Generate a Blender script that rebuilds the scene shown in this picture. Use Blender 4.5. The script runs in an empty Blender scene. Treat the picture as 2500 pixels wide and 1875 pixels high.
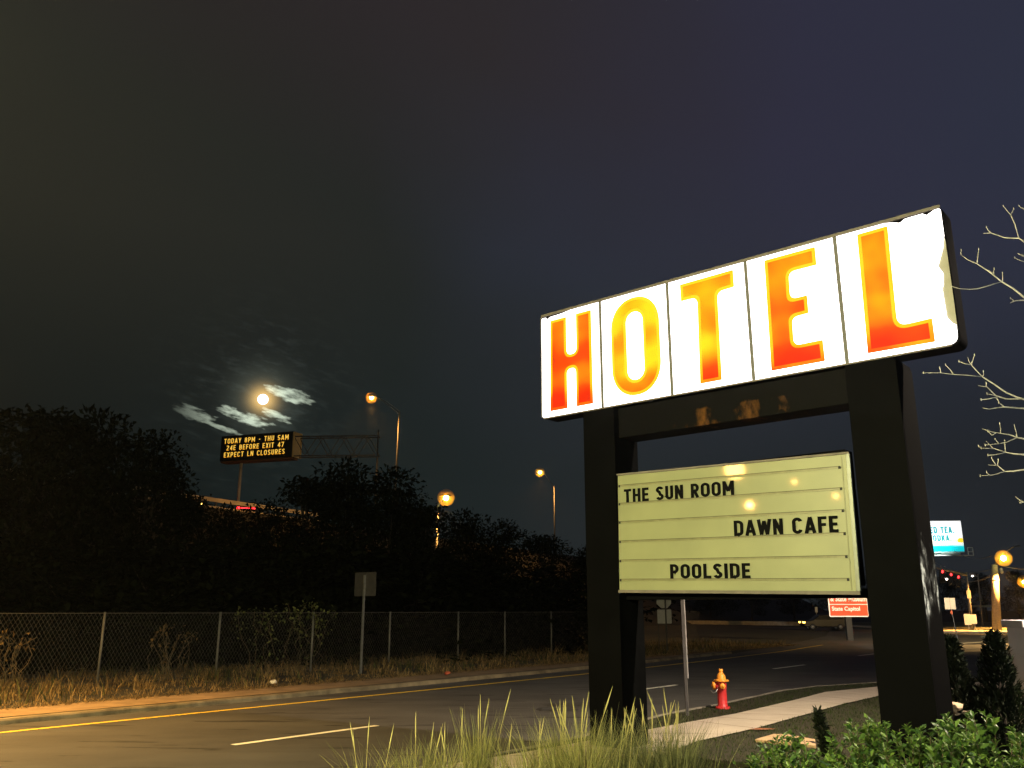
import bpy, bmesh, math, random
import numpy as np
from mathutils import Vector, Matrix, Quaternion

R = math.radians
PI = math.pi
random.seed(7)
rng = np.random.default_rng(11)
C = bpy.context.scene.collection
SC = bpy.context.scene

# ------------------------------------------------------------------ camera
EYE = 2.1
FPX = 2100.0
PITCH = math.atan((1490 - 937.5) / FPX)
CP, SP = math.cos(PITCH), math.sin(PITCH)
cam_data = bpy.data.cameras.new("camera")
cam_data.sensor_fit = 'HORIZONTAL'
cam_data.sensor_width = 36.0
cam_data.lens = 36.0 * FPX / 2500.0
cam_data.clip_start = 0.1
cam_data.clip_end = 9000
cam = bpy.data.objects.new("camera", cam_data)
C.objects.link(cam)
cam.location = (0, 0, EYE)
cam.rotation_euler = (PI / 2 + PITCH, 0, 0)
SC.camera = cam

# ------------------------------------------------------------------ view
SC.render.engine = 'CYCLES'
SC.view_settings.view_transform = 'Standard'
SC.view_settings.look = 'None'
SC.view_settings.exposure = 0.0
SC.view_settings.gamma = 1.0
SC.cycles.volume_bounces = 0
SC.cycles.max_bounces = 6
SC.cycles.sample_clamp_indirect = 4.0
SC.cycles.use_light_tree = True


def ray(px, py):
    u = (px - 1250) / FPX
    v = (937.5 - py) / FPX
    return Vector((u, CP - v * SP, SP + v * CP))


def G(px, py, z=0.0):
    d = ray(px, py)
    q = d * ((z - EYE) / d.z)
    return Vector((q.x, q.y, z))


def D(px, py, Y):
    d = ray(px, py)
    q = d * (Y / d.y)
    return Vector((q.x, q.y, q.z + EYE))


# ------------------------------------------------------------------ world: night sky with a moon-lit cloud bank
MOON_DIR = ray(642, 975).normalized()
world = bpy.data.worlds.new("World")
SC.world = world
world.use_nodes = True
wt = world.node_tree
for n in list(wt.nodes):
    wt.nodes.remove(n)
WN, WL = wt.nodes, wt.links


def wnode(t, **kw):
    n = WN.new(t)
    for k, v in kw.items():
        setattr(n, k, v)
    return n


def wmath(op, a, b=None, clamp=False):
    n = WN.new('ShaderNodeMath')
    n.operation = op
    n.use_clamp = clamp
    for i, x in enumerate((a, b)):
        if x is None:
            continue
        if isinstance(x, (int, float)):
            n.inputs[i].default_value = x
        else:
            WL.new(x, n.inputs[i])
    return n.outputs[0]


def wdot(vec_out, v):
    n = WN.new('ShaderNodeVectorMath')
    n.operation = 'DOT_PRODUCT'
    WL.new(vec_out, n.inputs[0])
    n.inputs[1].default_value = v
    return n.outputs['Value']


def wmix(fac, a, b, mode='MIX'):
    n = WN.new('ShaderNodeMix')
    n.data_type = 'RGBA'
    n.blend_type = mode
    if isinstance(fac, (int, float)):
        n.inputs[0].default_value = fac
    else:
        WL.new(fac, n.inputs[0])
    for i, x in ((6, a), (7, b)):
        if isinstance(x, tuple):
            n.inputs[i].default_value = (*x, 1)
        else:
            WL.new(x, n.inputs[i])
    return n.outputs[2]


def wramp(fac, stops):
    n = WN.new('ShaderNodeValToRGB')
    e = n.color_ramp.elements
    while len(e) < len(stops):
        e.new(0.5)
    for el, (p, c) in zip(e, stops):
        el.position = p
        el.color = (*c, 1)
    WL.new(fac, n.inputs[0])
    return n.outputs[0]


tc = wnode('ShaderNodeTexCoord')
dirv = tc.outputs['Generated']
az = wdot(dirv, (1, 0, 0))                 # left .. right
el = wdot(dirv, (0, 0, 1))
nz = wnode('ShaderNodeTexNoise')
nz.inputs['Scale'].default_value = 3.5
nz.inputs['Detail'].default_value = 5
WL.new(dirv, nz.inputs['Vector'])
azn = wmath('ADD', wmath('MULTIPLY', az, 0.9), wmath('ADD', 0.36, wmath('MULTIPLY', nz.outputs['Fac'], 0.26)))
low = wramp(azn, [(0.0, (.0040, .0050, .0046)), (0.35, (.0078, .0120, .0118)), (0.6, (.0135, .0165, .0180)), (1.0, (.0120, .0138, .0170))])
high = wramp(azn, [(0.0, (.0165, .0160, .0115)), (0.35, (.0138, .0152, .0140)), (0.62, (.0185, .0215, .0320)), (1.0, (.0195, .0235, .0390))])
zen = wramp(azn, [(0.0, (.0160, .0105, .0100)), (0.45, (.0200, .0170, .0190)), (0.75, (.0215, .0210, .0370)), (1.0, (.0205, .0235, .0400))])
f1 = wmath('MULTIPLY', wmath('SUBTRACT', el, 0.15), 4.0, True)
f2 = wmath('MULTIPLY', wmath('SUBTRACT', wmath('ADD', el, wmath('MULTIPLY', az, 0.35)), 0.38), 5.0, True)
sky = wmix(f2, wmix(f1, low, high), zen)

# moon-lit clouds: coordinates round the moon (a to the right, b up), in radians
mr = MOON_DIR.cross(Vector((0, 0, 1))).normalized()
mu = mr.cross(MOON_DIR).normalized()
a0 = wdot(dirv, tuple(mr))
b0 = wdot(dirv, tuple(mu))
cmb = wnode('ShaderNodeCombineXYZ')
WL.new(wmath('ADD', wmath('MULTIPLY', a0, 1.0), wmath('MULTIPLY', b0, -0.25)), cmb.inputs[0])
WL.new(wmath('ADD', wmath('MULTIPLY', b0, 3.2), wmath('MULTIPLY', a0, 0.75)), cmb.inputs[1])
cn = wnode('ShaderNodeTexNoise')
cn.inputs['Scale'].default_value = 34
cn.inputs['Detail'].default_value = 9
cn.inputs['Roughness'].default_value = 0.62
WL.new(cmb.outputs[0], cn.inputs['Vector'])
cn2 = wnode('ShaderNodeTexNoise')
cn2.inputs['Scale'].default_value = 90
cn2.inputs['Detail'].default_value = 6
WL.new(cmb.outputs[0], cn2.inputs['Vector'])
cloudn = wmath('ADD', wmath('MULTIPLY', cn.outputs['Fac'], 0.72), wmath('MULTIPLY', cn2.outputs['Fac'], 0.28))


def patch(ca, cb, ra, rb, rot):
    """soft elongated patch of the cloud bank, in radians round the moon"""
    c, s = math.cos(rot), math.sin(rot)
    da = wmath('SUBTRACT', a0, ca)
    db = wmath('SUBTRACT', b0, cb)
    x = wmath('ADD', wmath('MULTIPLY', da, c / ra), wmath('MULTIPLY', db, s / ra))
    y = wmath('ADD', wmath('MULTIPLY', da, -s / rb), wmath('MULTIPLY', db, c / rb))
    q = wmath('ADD', wmath('MULTIPLY', x, x), wmath('MULTIPLY', y, y))
    return wmath('SUBTRACT', 1.0, q)


P1 = 1 / 2000.0
patches = [patch(54 * P1, 16 * P1, 50 * P1, 13 * P1, R(-13)), patch(74 * P1, 4 * P1, 34 * P1, 10 * P1, R(-8)), patch(-34 * P1, -42 * P1, 60 * P1, 12.5 * P1, R(-17)),
           patch(30 * P1, -34 * P1, 36 * P1, 9 * P1, R(-20)), patch(-140 * P1, -42 * P1, 50 * P1, 13 * P1, R(-16)), patch(-86 * P1, -66 * P1, 48 * P1, 6 * P1, R(-18))]
mask = patches[0]
for q in patches[1:]:
    mask = wmath('MAXIMUM', mask, q)
cl = wmath('ADD', wmath('MULTIPLY', wmath('SUBTRACT', cloudn, 0.50), 6.0), wmath('MULTIPLY', wmath('MAXIMUM', mask, -2.0), 0.85))
cl = wmath('MULTIPLY', wmath('SUBTRACT', cl, -0.16), 1.05, True)
md = wmath('SUBTRACT', 1.0, wdot(dirv, tuple(MOON_DIR)))          # ~ angle^2/2
lit = wmath('ADD', wmath('POWER', 2.718, wmath('MULTIPLY', md, -520.0)), 0.0)
lit2 = wmath('POWER', 2.718, wmath('MULTIPLY', md, -75.0))
cloudlight = wmix(lit, (.015, .018, .016), (.62, .72, .56))
cloudfac = wmath('MULTIPLY', cl, wmath('MULTIPLY', lit2, 0.95), True)
sky2 = wmix(cloudfac, sky, cloudlight)
# thin broken cloud lower down, faint
thin = wmath('MULTIPLY', wmath('SUBTRACT', cloudn, 0.50), 6.0, True)
sky3 = wmix(1.0, sky2, wmix(wmath('MULTIPLY', thin, wmath('POWER', 2.718, wmath('MULTIPLY', md, -300.0))), (0, 0, 0), (.017, .021, .019)), 'ADD')
# the moon's aureole in thin cloud
aur1 = wmath('POWER', 2.718, wmath('MULTIPLY', md, -13000.0))
aur2 = wmath('POWER', 2.718, wmath('MULTIPLY', md, -2200.0))
sky4 = wmix(1.0, sky3, wmix(aur1, (0, 0, 0), (.80, .48, .13)), 'ADD')
sky5 = wmix(1.0, sky4, wmix(aur2, (0, 0, 0), (.055, .062, .048)), 'ADD')
nish = wnode('ShaderNodeTexSky')
nish.sky_type = 'NISHITA'
nish.sun_disc = False
nish.sun_elevation = R(-9)
nish.sun_rotation = R(120)
bg1 = wnode('ShaderNodeBackground')
bg1.inputs['Strength'].default_value = 1.28
WL.new(sky5, bg1.inputs['Color'])
bg2 = wnode('ShaderNodeBackground')
bg2.inputs['Strength'].default_value = 0.05
WL.new(nish.outputs[0], bg2.inputs['Color'])
add = wnode('ShaderNodeAddShader')
WL.new(bg1.outputs[0], add.inputs[0])
WL.new(bg2.outputs[0], add.inputs[1])
wo = wnode('ShaderNodeOutputWorld')
WL.new(add.outputs[0], wo.inputs['Surface'])

# ------------------------------------------------------------------ lamps
def light(name, kind, loc, power, col, radius=0.1, target=None, cone=None, blend=0.6):
    l = bpy.data.lights.new(name, kind)
    l.energy = power
    l.color = col
    if kind == 'SUN':
        l.angle = R(0.5)
    else:
        l.shadow_soft_size = radius
    o = bpy.data.objects.new(name, l)
    C.objects.link(o)
    o.location = loc
    if target is not None:
        o.rotation_euler = (Vector(target) - Vector(loc)).to_track_quat('-Z', 'Y').to_euler()
    if cone:
        l.spot_size = R(cone)
        l.spot_blend = blend
    return o


moonlight = light("moonlight", 'SUN', MOON_DIR * 100, 0.006, (.75, .86, 1), target=(0, 0, 0))
SODIUM = (1.0, 0.47, 0.11)
light("street_lamp_light", 'SPOT', (-14.5, 17.0, 9.0), 23000, (1.0, .55, .15), 0.15, target=(-12.5, 16.0, 0), cone=120, blend=1.0)  # assumed sodium lamp out of frame left, light only, no fixture built
light("assumed_left_light", 'POINT', (-4.6, 2.8, 5.4), 9500, (1.0, .90, .44), 0.15)  # unseen warm lamp, assumed, off to the left near the camera
light("assumed_right_spot", 'SPOT', (9.0, 9.5, 9.0), 14000, (1.0, .80, .60), 0.12, target=(6.0, 16.0, 0), cone=95, blend=1.0)  # unseen lamp assumed off to the right, brightens the walk and shrubs
light("assumed_fill_light", 'POINT', (4.0, -2.0, 4.2), 1600, (.92, 1.0, .88), 0.12)  # white fill light added behind the camera, its source only assumed
# added sodium point lights, lamps only assumed, placed to mirror in the letter board
for (px_, py_, dist, pw, rad_) in ((1792, 1147, 18.0, 420, .32), (1829, 1233, 24.0, 200, .12), (1938, 1176, 34.0, 60, .10), (2040, 1211, 30.0, 60, .10)):
    bd = ray(px_, py_)
    t_ = (.548 * .653 + 14.5 * .757) / (bd.x * .653 + bd.y * .757)
    bpt = bd * t_ + Vector((0, 0, EYE))
    bd.normalize()
    nn0 = Vector((-.65335, -.75706, 0))
    light("street_lamp_light", 'POINT', bpt + (bd - 2 * bd.dot(nn0) * nn0) * dist, pw, SODIUM, rad_)
light("assumed_junction_light", 'SPOT', (44.0, 46.0, 9.0), 42000, (1.0, .66, .26), 0.15, target=(34.0, 58.0, 0), cone=110, blend=1.0)  # assumed lamp beyond the right edge, added to light the cross street and walk strip
light("headlamp_light", 'SPOT', (24.0, 47.0, .9), 16000, (.86, .96, 1.0), 0.05, target=(42.5, 84.0, 2.6), cone=14, blend=.7)  # added spot brightening the junction plates, no car behind it
light("headlamp_light", 'SPOT', (17.0, 40.0, .8), 26000, (1.0, .95, .88), 0.05, target=(24.3, 62.0, 1.9), cone=16, blend=.7)  # added spot brightening the guide sign, no car behind it


# ------------------------------------------------------------------ materials
def new_mat(name):
    m = bpy.data.materials.new(name)
    m.use_nodes = True
    nt = m.node_tree
    return m, nt, nt.nodes['Principled BSDF']


def mat(name, col, rough=0.7, var=0.25, scale=3.0, bump=0.0, bscale=40.0, metal=0.0, col2=None, spec=0.4, detail=6, coat=0.0, contrast=1.0):
    m, nt, b = new_mat(name)
    L = nt.links
    t = nt.nodes.new('ShaderNodeTexCoord')
    n = nt.nodes.new('ShaderNodeTexNoise')
    n.inputs['Scale'].default_value = scale
    n.inputs['Detail'].default_value = detail
    n.inputs['Roughness'].default_value = 0.62
    L.new(t.outputs['Object'], n.inputs['Vector'])
    r = nt.nodes.new('ShaderNodeValToRGB')
    lo = tuple(c * (1 - var) for c in col)
    hi = col2 if col2 else tuple(min(1, c * (1 + var)) for c in col)
    w = 0.22 / contrast
    r.color_ramp.elements[0].position = 0.5 - w
    r.color_ramp.elements[0].color = (*lo, 1)
    r.color_ramp.elements[1].position = 0.5 + w
    r.color_ramp.elements[1].color = (*hi, 1)
    L.new(n.outputs['Fac'], r.inputs[0])
    L.new(r.outputs[0], b.inputs['Base Color'])
    b.inputs['Roughness'].default_value = rough
    b.inputs['Metallic'].default_value = metal
    b.inputs['Specular IOR Level'].default_value = spec
    if coat:
        b.inputs['Coat Weight'].default_value = coat
        b.inputs['Coat Roughness'].default_value = 0.06
    if bump:
        n2 = nt.nodes.new('ShaderNodeTexNoise')
        n2.inputs['Scale'].default_value = bscale
        n2.inputs['Detail'].default_value = 4
        L.new(t.outputs['Object'], n2.inputs['Vector'])
        bp = nt.nodes.new('ShaderNodeBump')
        bp.inputs['Strength'].default_value = bump
        bp.inputs['Distance'].default_value = 0.02
        L.new(n2.outputs['Fac'], bp.inputs['Height'])
        L.new(bp.outputs[0], b.inputs['Normal'])
    return m


def glow(name, col, strength):
    m, nt, b = new_mat(name)
    b.inputs['Base Color'].default_value = (*[min(.8, c) for c in col], 1)
    b.inputs['Emission Color'].default_value = (*col, 1)
    b.inputs['Emission Strength'].default_value = strength
    b.inputs['Roughness'].default_value = 0.5
    return m


def leaf_mat(name, col, col2, rough=0.5, trans=0.25, spec=0.4):
    """leaf colour differs from leaf to leaf (random per island)"""
    m, nt, b = new_mat(name)
    L = nt.links
    g = nt.nodes.new('ShaderNodeNewGeometry')
    r = nt.nodes.new('ShaderNodeValToRGB')
    r.color_ramp.elements[0].color = (*col, 1)
    r.color_ramp.elements[1].color = (*col2, 1)
    L.new(g.outputs['Random Per Island'], r.inputs[0])
    L.new(r.outputs[0], b.inputs['Base Color'])
    b.inputs['Roughness'].default_value = rough
    b.inputs['Specular IOR Level'].default_value = spec
    if trans:
        tr = nt.nodes.new('ShaderNodeBsdfTranslucent')
        L.new(r.outputs[0], tr.inputs['Color'])
        mx = nt.nodes.new('ShaderNodeMixShader')
        mx.inputs[0].default_value = trans
        L.new(b.outputs[0], mx.inputs[1])
        L.new(tr.outputs[0], mx.inputs[2])
        L.new(mx.outputs[0], nt.nodes['Material Output'].inputs['Surface'])
    return m


def road_mat():
    m, nt, b = new_mat('asphalt')
    L = nt.links
    t = nt.nodes.new('ShaderNodeTexCoord')

    def noise(s, d=4, rgh=.6):
        n = nt.nodes.new('ShaderNodeTexNoise')
        n.inputs['Scale'].default_value = s
        n.inputs['Detail'].default_value = d
        n.inputs['Roughness'].default_value = rgh
        return n
    mp = nt.nodes.new('ShaderNodeMapping')
    mp.inputs['Rotation'].default_value = (0, 0, R(-51.3))
    mp.inputs['Scale'].default_value = (0.22, 1.0, 1.0)
    L.new(t.outputs['Object'], mp.inputs['Vector'])
    streak = noise(1.1, 6)
    L.new(mp.outputs[0], streak.inputs['Vector'])
    speck = noise(75, 3, .8)
    L.new(t.outputs['Object'], speck.inputs['Vector'])
    blotch = noise(.5, 7)
    L.new(t.outputs['Object'], blotch.inputs['Vector'])
    mx = nt.nodes.new('ShaderNodeMath')
    mx.operation = 'ADD'
    L.new(streak.outputs['Fac'], mx.inputs[0])
    L.new(blotch.outputs['Fac'], mx.inputs[1])
    r = nt.nodes.new('ShaderNodeValToRGB')
    r.color_ramp.elements[0].position = 0.36
    r.color_ramp.elements[0].color = (.044, .042, .040, 1)
    r.color_ramp.elements[1].position = 0.66
    r.color_ramp.elements[1].color = (.082, .078, .074, 1)
    hm = nt.nodes.new('ShaderNodeMath')
    hm.operation = 'MULTIPLY'
    hm.inputs[1].default_value = .5
    L.new(mx.outputs[0], hm.inputs[0])
    L.new(hm.outputs[0], r.inputs[0])
    r2 = nt.nodes.new('ShaderNodeValToRGB')
    r2.color_ramp.elements[0].position = 0.32
    r2.color_ramp.elements[0].color = (.62, .62, .62, 1)
    r2.color_ramp.elements[1].position = 0.7
    r2.color_ramp.elements[1].color = (1.35, 1.35, 1.35, 1)
    L.new(speck.outputs['Fac'], r2.inputs[0])
    mm = nt.nodes.new('ShaderNodeMix')
    mm.data_type = 'RGBA'
    mm.blend_type = 'MULTIPLY'
    mm.inputs[0].default_value = 1
    L.new(r.outputs[0], mm.inputs[6])
    L.new(r2.outputs[0], mm.inputs[7])
    # dark tar patches, stretched along the road
    mp2 = nt.nodes.new('ShaderNodeMapping')
    mp2.inputs['Rotation'].default_value = (0, 0, R(-51.3))
    mp2.inputs['Scale'].default_value = (0.55, 3.2, 1.0)
    L.new(t.outputs['Object'], mp2.inputs['Vector'])
    tar = noise(.8, 5)
    L.new(mp2.outputs[0], tar.inputs['Vector'])
    r3 = nt.nodes.new('ShaderNodeValToRGB')
    r3.color_ramp.elements[0].position = 0.60
    r3.color_ramp.elements[0].color = (1, 1, 1, 1)
    r3.color_ramp.elements[1].position = 0.63
    r3.color_ramp.elements[1].color = (.42, .41, .41, 1)
    L.new(tar.outputs['Fac'], r3.inputs[0])
    m3 = nt.nodes.new('ShaderNodeMix')
    m3.data_type = 'RGBA'
    m3.blend_type = 'MULTIPLY'
    m3.inputs[0].default_value = 1
    L.new(mm.outputs[2], m3.inputs[6])
    L.new(r3.outputs[0], m3.inputs[7])
    L.new(m3.outputs[2], b.inputs['Base Color'])
    b.inputs['Roughness'].default_value = .78
    b.inputs['Specular IOR Level'].default_value = .3
    bp = nt.nodes.new('ShaderNodeBump')
    bp.inputs['Strength'].default_value = .5
    bp.inputs['Distance'].default_value = .008
    L.new(speck.outputs['Fac'], bp.inputs['Height'])
    L.new(bp.outputs[0], b.inputs['Normal'])
    return m


M = {
    'asphalt': road_mat(),
    'yellow_paint': mat('yellow_paint', (.66, .46, .04), .6, .16, 14, contrast=1.4),
    'white_paint': mat('white_paint', (.80, .78, .66), .6, .12, 14),
    'earth': mat('earth', (.016, .014, .009), .95, .4, .7, .6, 12),
    'dirt': mat('dirt', (.20, .135, .075), .95, .35, 2.2, .7, 25),
    'concrete': mat('concrete', (.34, .32, .28), .85, .3, 2.2, .4, 45),
    'path': mat('path_concrete', (.40, .345, .275), .85, .14, 1.3, .25, 60),
    'lawn_soil': mat('lawn_soil', (.022, .018, .008), .95, .4, 2.5, .6, 30),
    'bed_soil': mat('bed_soil', (.007, .006, .005), .95, .5, 14, .8, 40, spec=.02),
    'black_panel': mat('black_panel', (.0022, .0023, .0026), .6, .25, 1.6, spec=.015),
    'black_end': mat('black_end_panel', (.0022, .0024, .0025), .7, .5, 2.4, spec=.02),
    'cab_grey': mat('cabinet_grey', (.13, .115, .095), .6, .25, 5),
    'divider_grey': mat('divider_grey', (.13, .13, .125), .6, .12, 8, spec=.1),
    'trim': mat('aluminium_trim', (.22, .22, .21), .45, .15, 8, metal=.6),
    'plastic_beige': mat('inner_liner', (.30, .29, .23), .6, .15, 5),
    'galv': mat('galvanised_steel', (.30, .30, .29), .42, .2, 9, metal=.7),
    'galv_dull': mat('dull_steel', (.13, .125, .115), .6, .25, 9, metal=.3),
    'fence_wire': mat('fence_wire', (.095, .085, .075), .55, .2, 9, metal=.4),
    'sign_back': mat('sign_back', (.34, .33, .32), .5, .12, 6, metal=.3),
    'sign_back_dark': mat('sign_back_dark', (.045, .042, .04), .6, .3, 6),
    'white_sheet': mat('white_sheeting', (.78, .80, .80), .4, .06, 8),
    'red_hydrant': mat('red_enamel', (.50, .030, .032), .42, .18, 14, .08, 30, spec=.4),
    'orange_hydrant': mat('orange_enamel', (.78, .31, .035), .42, .14, 14, .08, 30, spec=.4),
    'stucco': mat('stucco', (.74, .70, .74), .9, .08, 3, .35, 110),
    'cap': mat('wall_cap', (.60, .57, .60), .8, .06, 3),
    'utility_wood': mat('utility_pole', (.26, .21, .14), .85, .3, 5, .3, 30),
    'vault': mat('vault_lid', (.40, .27, .15), .85, .22, 5, .3, 40),
    'black': mat('black_rubber', (.008, .008, .008), .7, .2, 6),
    'car_dark': mat('dark_car_paint', (.004, .004, .005), .3, .1, 3, spec=.2),
    'glass_dark': mat('dark_glass', (.006, .007, .008), .1, .1, 3, spec=.6),
    'bark': mat('pale_bark', (.40, .385, .34), .8, .45, 22, .3, 40),
    'bark_dark': mat('dark_bark', (.030, .024, .018), .9, .3, 8),
    'stem': mat('shrub_stem', (.10, .075, .045), .85, .3, 20),
    'cast_iron': mat('cast_iron', (.028, .026, .025), .6, .35, 30, .5, 60),
    'wire': mat('overhead_wire', (.10, .095, .085), .6, .1, 2),
    'stone': mat('stone', (.46, .34, .22), .85, .25, 7, .4, 20),
    'litter': mat('paper', (.72, .68, .58), .8, .1, 9),
    'red_litter': mat('red_litter', (.35, .07, .03), .7, .2, 9),
    'vms_black': mat('message_black', (.006, .006, .006), .7, .2, 4),
    'vms_end': mat('message_end', (.60, .45, .24), .7, .12, 1.5),
    'truss': mat('truss_steel', (.10, .09, .08), .55, .15, 2, metal=.3),
    'barrier': mat('parapet_concrete', (.40, .34, .25), .85, .25, .7),
    'leaf_stain': mat('leaf_brown', (.24, .09, .04), .8, .2, 20),
    'twine': mat('dry_stalk', (.30, .27, .10), .8, .2, 9),
    'bb_frame': mat('billboard_frame', (.50, .52, .50), .6, .1, 3),
    'guide_red': mat('guide_sign_red', (.60, .050, .012), .5, .06, 4),
    'guide_white': mat('guide_sign_white', (.80, .78, .74), .5, .04, 4),
    'letter_black': mat('letter_black', (.004, .004, .004), .7, .2, 10, spec=.03),
    'clear_letter': mat('letter_carrier', (.56, .56, .36), .25, .05, 3, spec=.5),
}


# ------------------------------------------------------------------ mesh builder
class MB:
    def __init__(self):
        self.v = []
        self.f = []

    def add(self, vs, fs):
        k = len(self.v)
        self.v += [tuple(x) for x in vs]
        self.f += [tuple(i + k for i in q) for q in fs]
        return self

    def box(self, x0, x1, y0, y1, z0, z1):
        return self.add([(x0, y0, z0), (x1, y0, z0), (x1, y1, z0), (x0, y1, z0), (x0, y0, z1), (x1, y0, z1), (x1, y1, z1), (x0, y1, z1)],
                        [(0, 3, 2, 1), (4, 5, 6, 7), (0, 1, 5, 4), (1, 2, 6, 5), (2, 3, 7, 6), (3, 0, 4, 7)])

    def tube(self, pts, rad, n=8, cap=True):
        pts = [Vector(p) for p in pts]
        if isinstance(rad, (int, float)):
            rad = [rad] * len(pts)
        rings = []
        t0 = (pts[1] - pts[0]).normalized()
        ref = Vector((0, 0, 1)) if abs(t0.z) < .9 else Vector((1, 0, 0))
        for i, p in enumerate(pts):
            t = (pts[min(i + 1, len(pts) - 1)] - pts[max(i - 1, 0)]).normalized()
            a = t.cross(ref).normalized()
            b = a.cross(t).normalized()
            rings.append([p + (a * math.cos(2 * PI * j / n) + b * math.sin(2 * PI * j / n)) * rad[i] for j in range(n)])
        vs = [q for r in rings for q in r]
        fs = []
        for i in range(len(pts) - 1):
            for j in range(n):
                k = (j + 1) % n
                fs.append((i * n + j, i * n + k, (i + 1) * n + k, (i + 1) * n + j))
        if cap:
            fs.append(tuple(range(n))[::-1])
            fs.append(tuple((len(pts) - 1) * n + j for j in range(n)))
        return self.add(vs, fs)

    def lathe(self, prof, n=20, o=(0, 0, 0), axis='z'):
        vs, fs = [], []
        for (r, z) in prof:
            for j in range(n):
                c, s = math.cos(2 * PI * j / n) * r, math.sin(2 * PI * j / n) * r
                p = (c, s, z) if axis == 'z' else ((z, c, s) if axis == 'x' else (c, z, s))
                vs.append((p[0] + o[0], p[1] + o[1], p[2] + o[2]))
        for i in range(len(prof) - 1):
            for j in range(n):
                k = (j + 1) % n
                fs.append((i * n + j, i * n + k, (i + 1) * n + k, (i + 1) * n + j))
        fs.append(tuple(range(n))[::-1])
        fs.append(tuple((len(prof) - 1) * n + j for j in range(n)))
        return self.add(vs, fs)

    def prism_xz(self, poly, y0, y1):
        """polygon in x-z (counter-clockwise seen from -y) given thickness in y"""
        n = len(poly)
        vs = [(x, y0, z) for x, z in poly] + [(x, y1, z) for x, z in poly]
        fs = [tuple(range(n)), tuple(range(2 * n - 1, n - 1, -1))]
        for i in range(n):
            j = (i + 1) % n
            fs.append((i, i + n, j + n, j))
        return self.add(vs, fs)

    def prism_xy(self, poly, z0, z1):
        n = len(poly)
        vs = [(x, y, z0) for x, y in poly] + [(x, y, z1) for x, y in poly]
        fs = [tuple(range(n))[::-1], tuple(range(n, 2 * n))]
        for i in range(n):
            j = (i + 1) % n
            fs.append((i, j, j + n, i + n))
        return self.add(vs, fs)

    def build(self, name, m, parent=None, smooth=False, bevel=0.0, label=None):
        me = bpy.data.meshes.new(name)
        me.from_pydata(self.v, [], self.f)
        return link_mesh(me, name, m, parent, smooth, bevel, label)


def link_mesh(me, name, m, parent=None, smooth=False, bevel=0.0, label=None):
    bm = bmesh.new()
    bm.from_mesh(me)
    bmesh.ops.recalc_face_normals(bm, faces=bm.faces)
    bm.to_mesh(me)
    bm.free()
    if smooth:
        for p in me.polygons:
            p.use_smooth = True
    me.materials.append(M[m] if isinstance(m, str) else m)
    o = bpy.data.objects.new(name, me)
    C.objects.link(o)
    if parent:
        o.parent = parent
    if bevel:
        b = o.modifiers.new('bevel', 'BEVEL')
        b.width = bevel
        b.segments = 2
        b.limit_method = 'ANGLE'
    if label:
        o['label'] = label
    return o


def fast_mesh(name, V, F, m, parent=None):
    """numpy arrays: V (n,3), F (k,3 or 4)"""
    me = bpy.data.meshes.new(name)
    k = F.shape[1]
    me.vertices.add(len(V))
    me.vertices.foreach_set('co', np.ascontiguousarray(V, dtype=np.float32).ravel())
    me.loops.add(F.size)
    me.loops.foreach_set('vertex_index', np.ascontiguousarray(F, dtype=np.int32).ravel())
    me.polygons.add(len(F))
    me.polygons.foreach_set('loop_start', np.arange(0, F.size, k, dtype=np.int32))
    me.update(calc_edges=True)
    me.materials.append(M[m] if isinstance(m, str) else m)
    o = bpy.data.objects.new(name, me)
    C.objects.link(o)
    if parent:
        o.parent = parent
    return o


def thing(name, label, cat, loc=(0, 0, 0), rz=0.0, group=None):
    o = bpy.data.objects.new(name, None)
    C.objects.link(o)
    o.location = loc
    o.rotation_euler = (0, 0, rz)
    o['label'] = label
    o['category'] = cat
    if group:
        o['group'] = group
    return o


def tag(o, label, cat, group=None, kind=None):
    o['label'] = label
    o['category'] = cat
    if group:
        o['group'] = group
    if kind:
        o['kind'] = kind
    return o


def struct(o, kind='structure'):
    o['kind'] = kind
    return o


def dup(root, loc, rz, label, scale=1.0):
    r = root.copy()
    C.objects.link(r)
    r.location = loc
    r.rotation_euler = (0, 0, rz)
    r.scale = (scale,) * 3
    r['label'] = label
    for ch in list(root.children):
        c = ch.copy()
        C.objects.link(c)
        c.parent = r
        for g in list(ch.children):
            d = g.copy()
            C.objects.link(d)
            d.parent = c
    return r


def text_mesh(body, w, h, offset=0.0, depth=0.0, spacing=1.0):
    """lettering as a mesh in the x-z plane facing -y, fitted into w by h from the origin"""
    cu = bpy.data.curves.new('lettering', 'FONT')
    cu.body = body
    cu.size = 1.0
    cu.offset = offset
    cu.space_character = spacing
    cu.resolution_u = 4
    cu.extrude = 0.0
    o = bpy.data.objects.new('lettering', cu)
    C.objects.link(o)
    dg = bpy.context.evaluated_depsgraph_get()
    dg.update()
    me = bpy.data.meshes.new_from_object(o.evaluated_get(dg))
    bpy.data.objects.remove(o)
    bpy.data.curves.remove(cu)
    co = np.array([v.co[:] for v in me.vertices])
    lo, hi = co.min(0), co.max(0)
    sx, sz = w / (hi[0] - lo[0]), h / (hi[1] - lo[1])
    for v in me.vertices:
        x, y = v.co.x, v.co.y
        v.co = ((x - lo[0]) * sx, 0, (y - lo[1]) * sz)
    if depth:
        bm = bmesh.new()
        bm.from_mesh(me)
        r = bmesh.ops.extrude_face_region(bm, geom=bm.faces[:])
        bmesh.ops.translate(bm, vec=(0, -depth, 0), verts=[g for g in r['geom'] if isinstance(g, bmesh.types.BMVert)])
        bm.to_mesh(me)
        bm.free()
    return me


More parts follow.
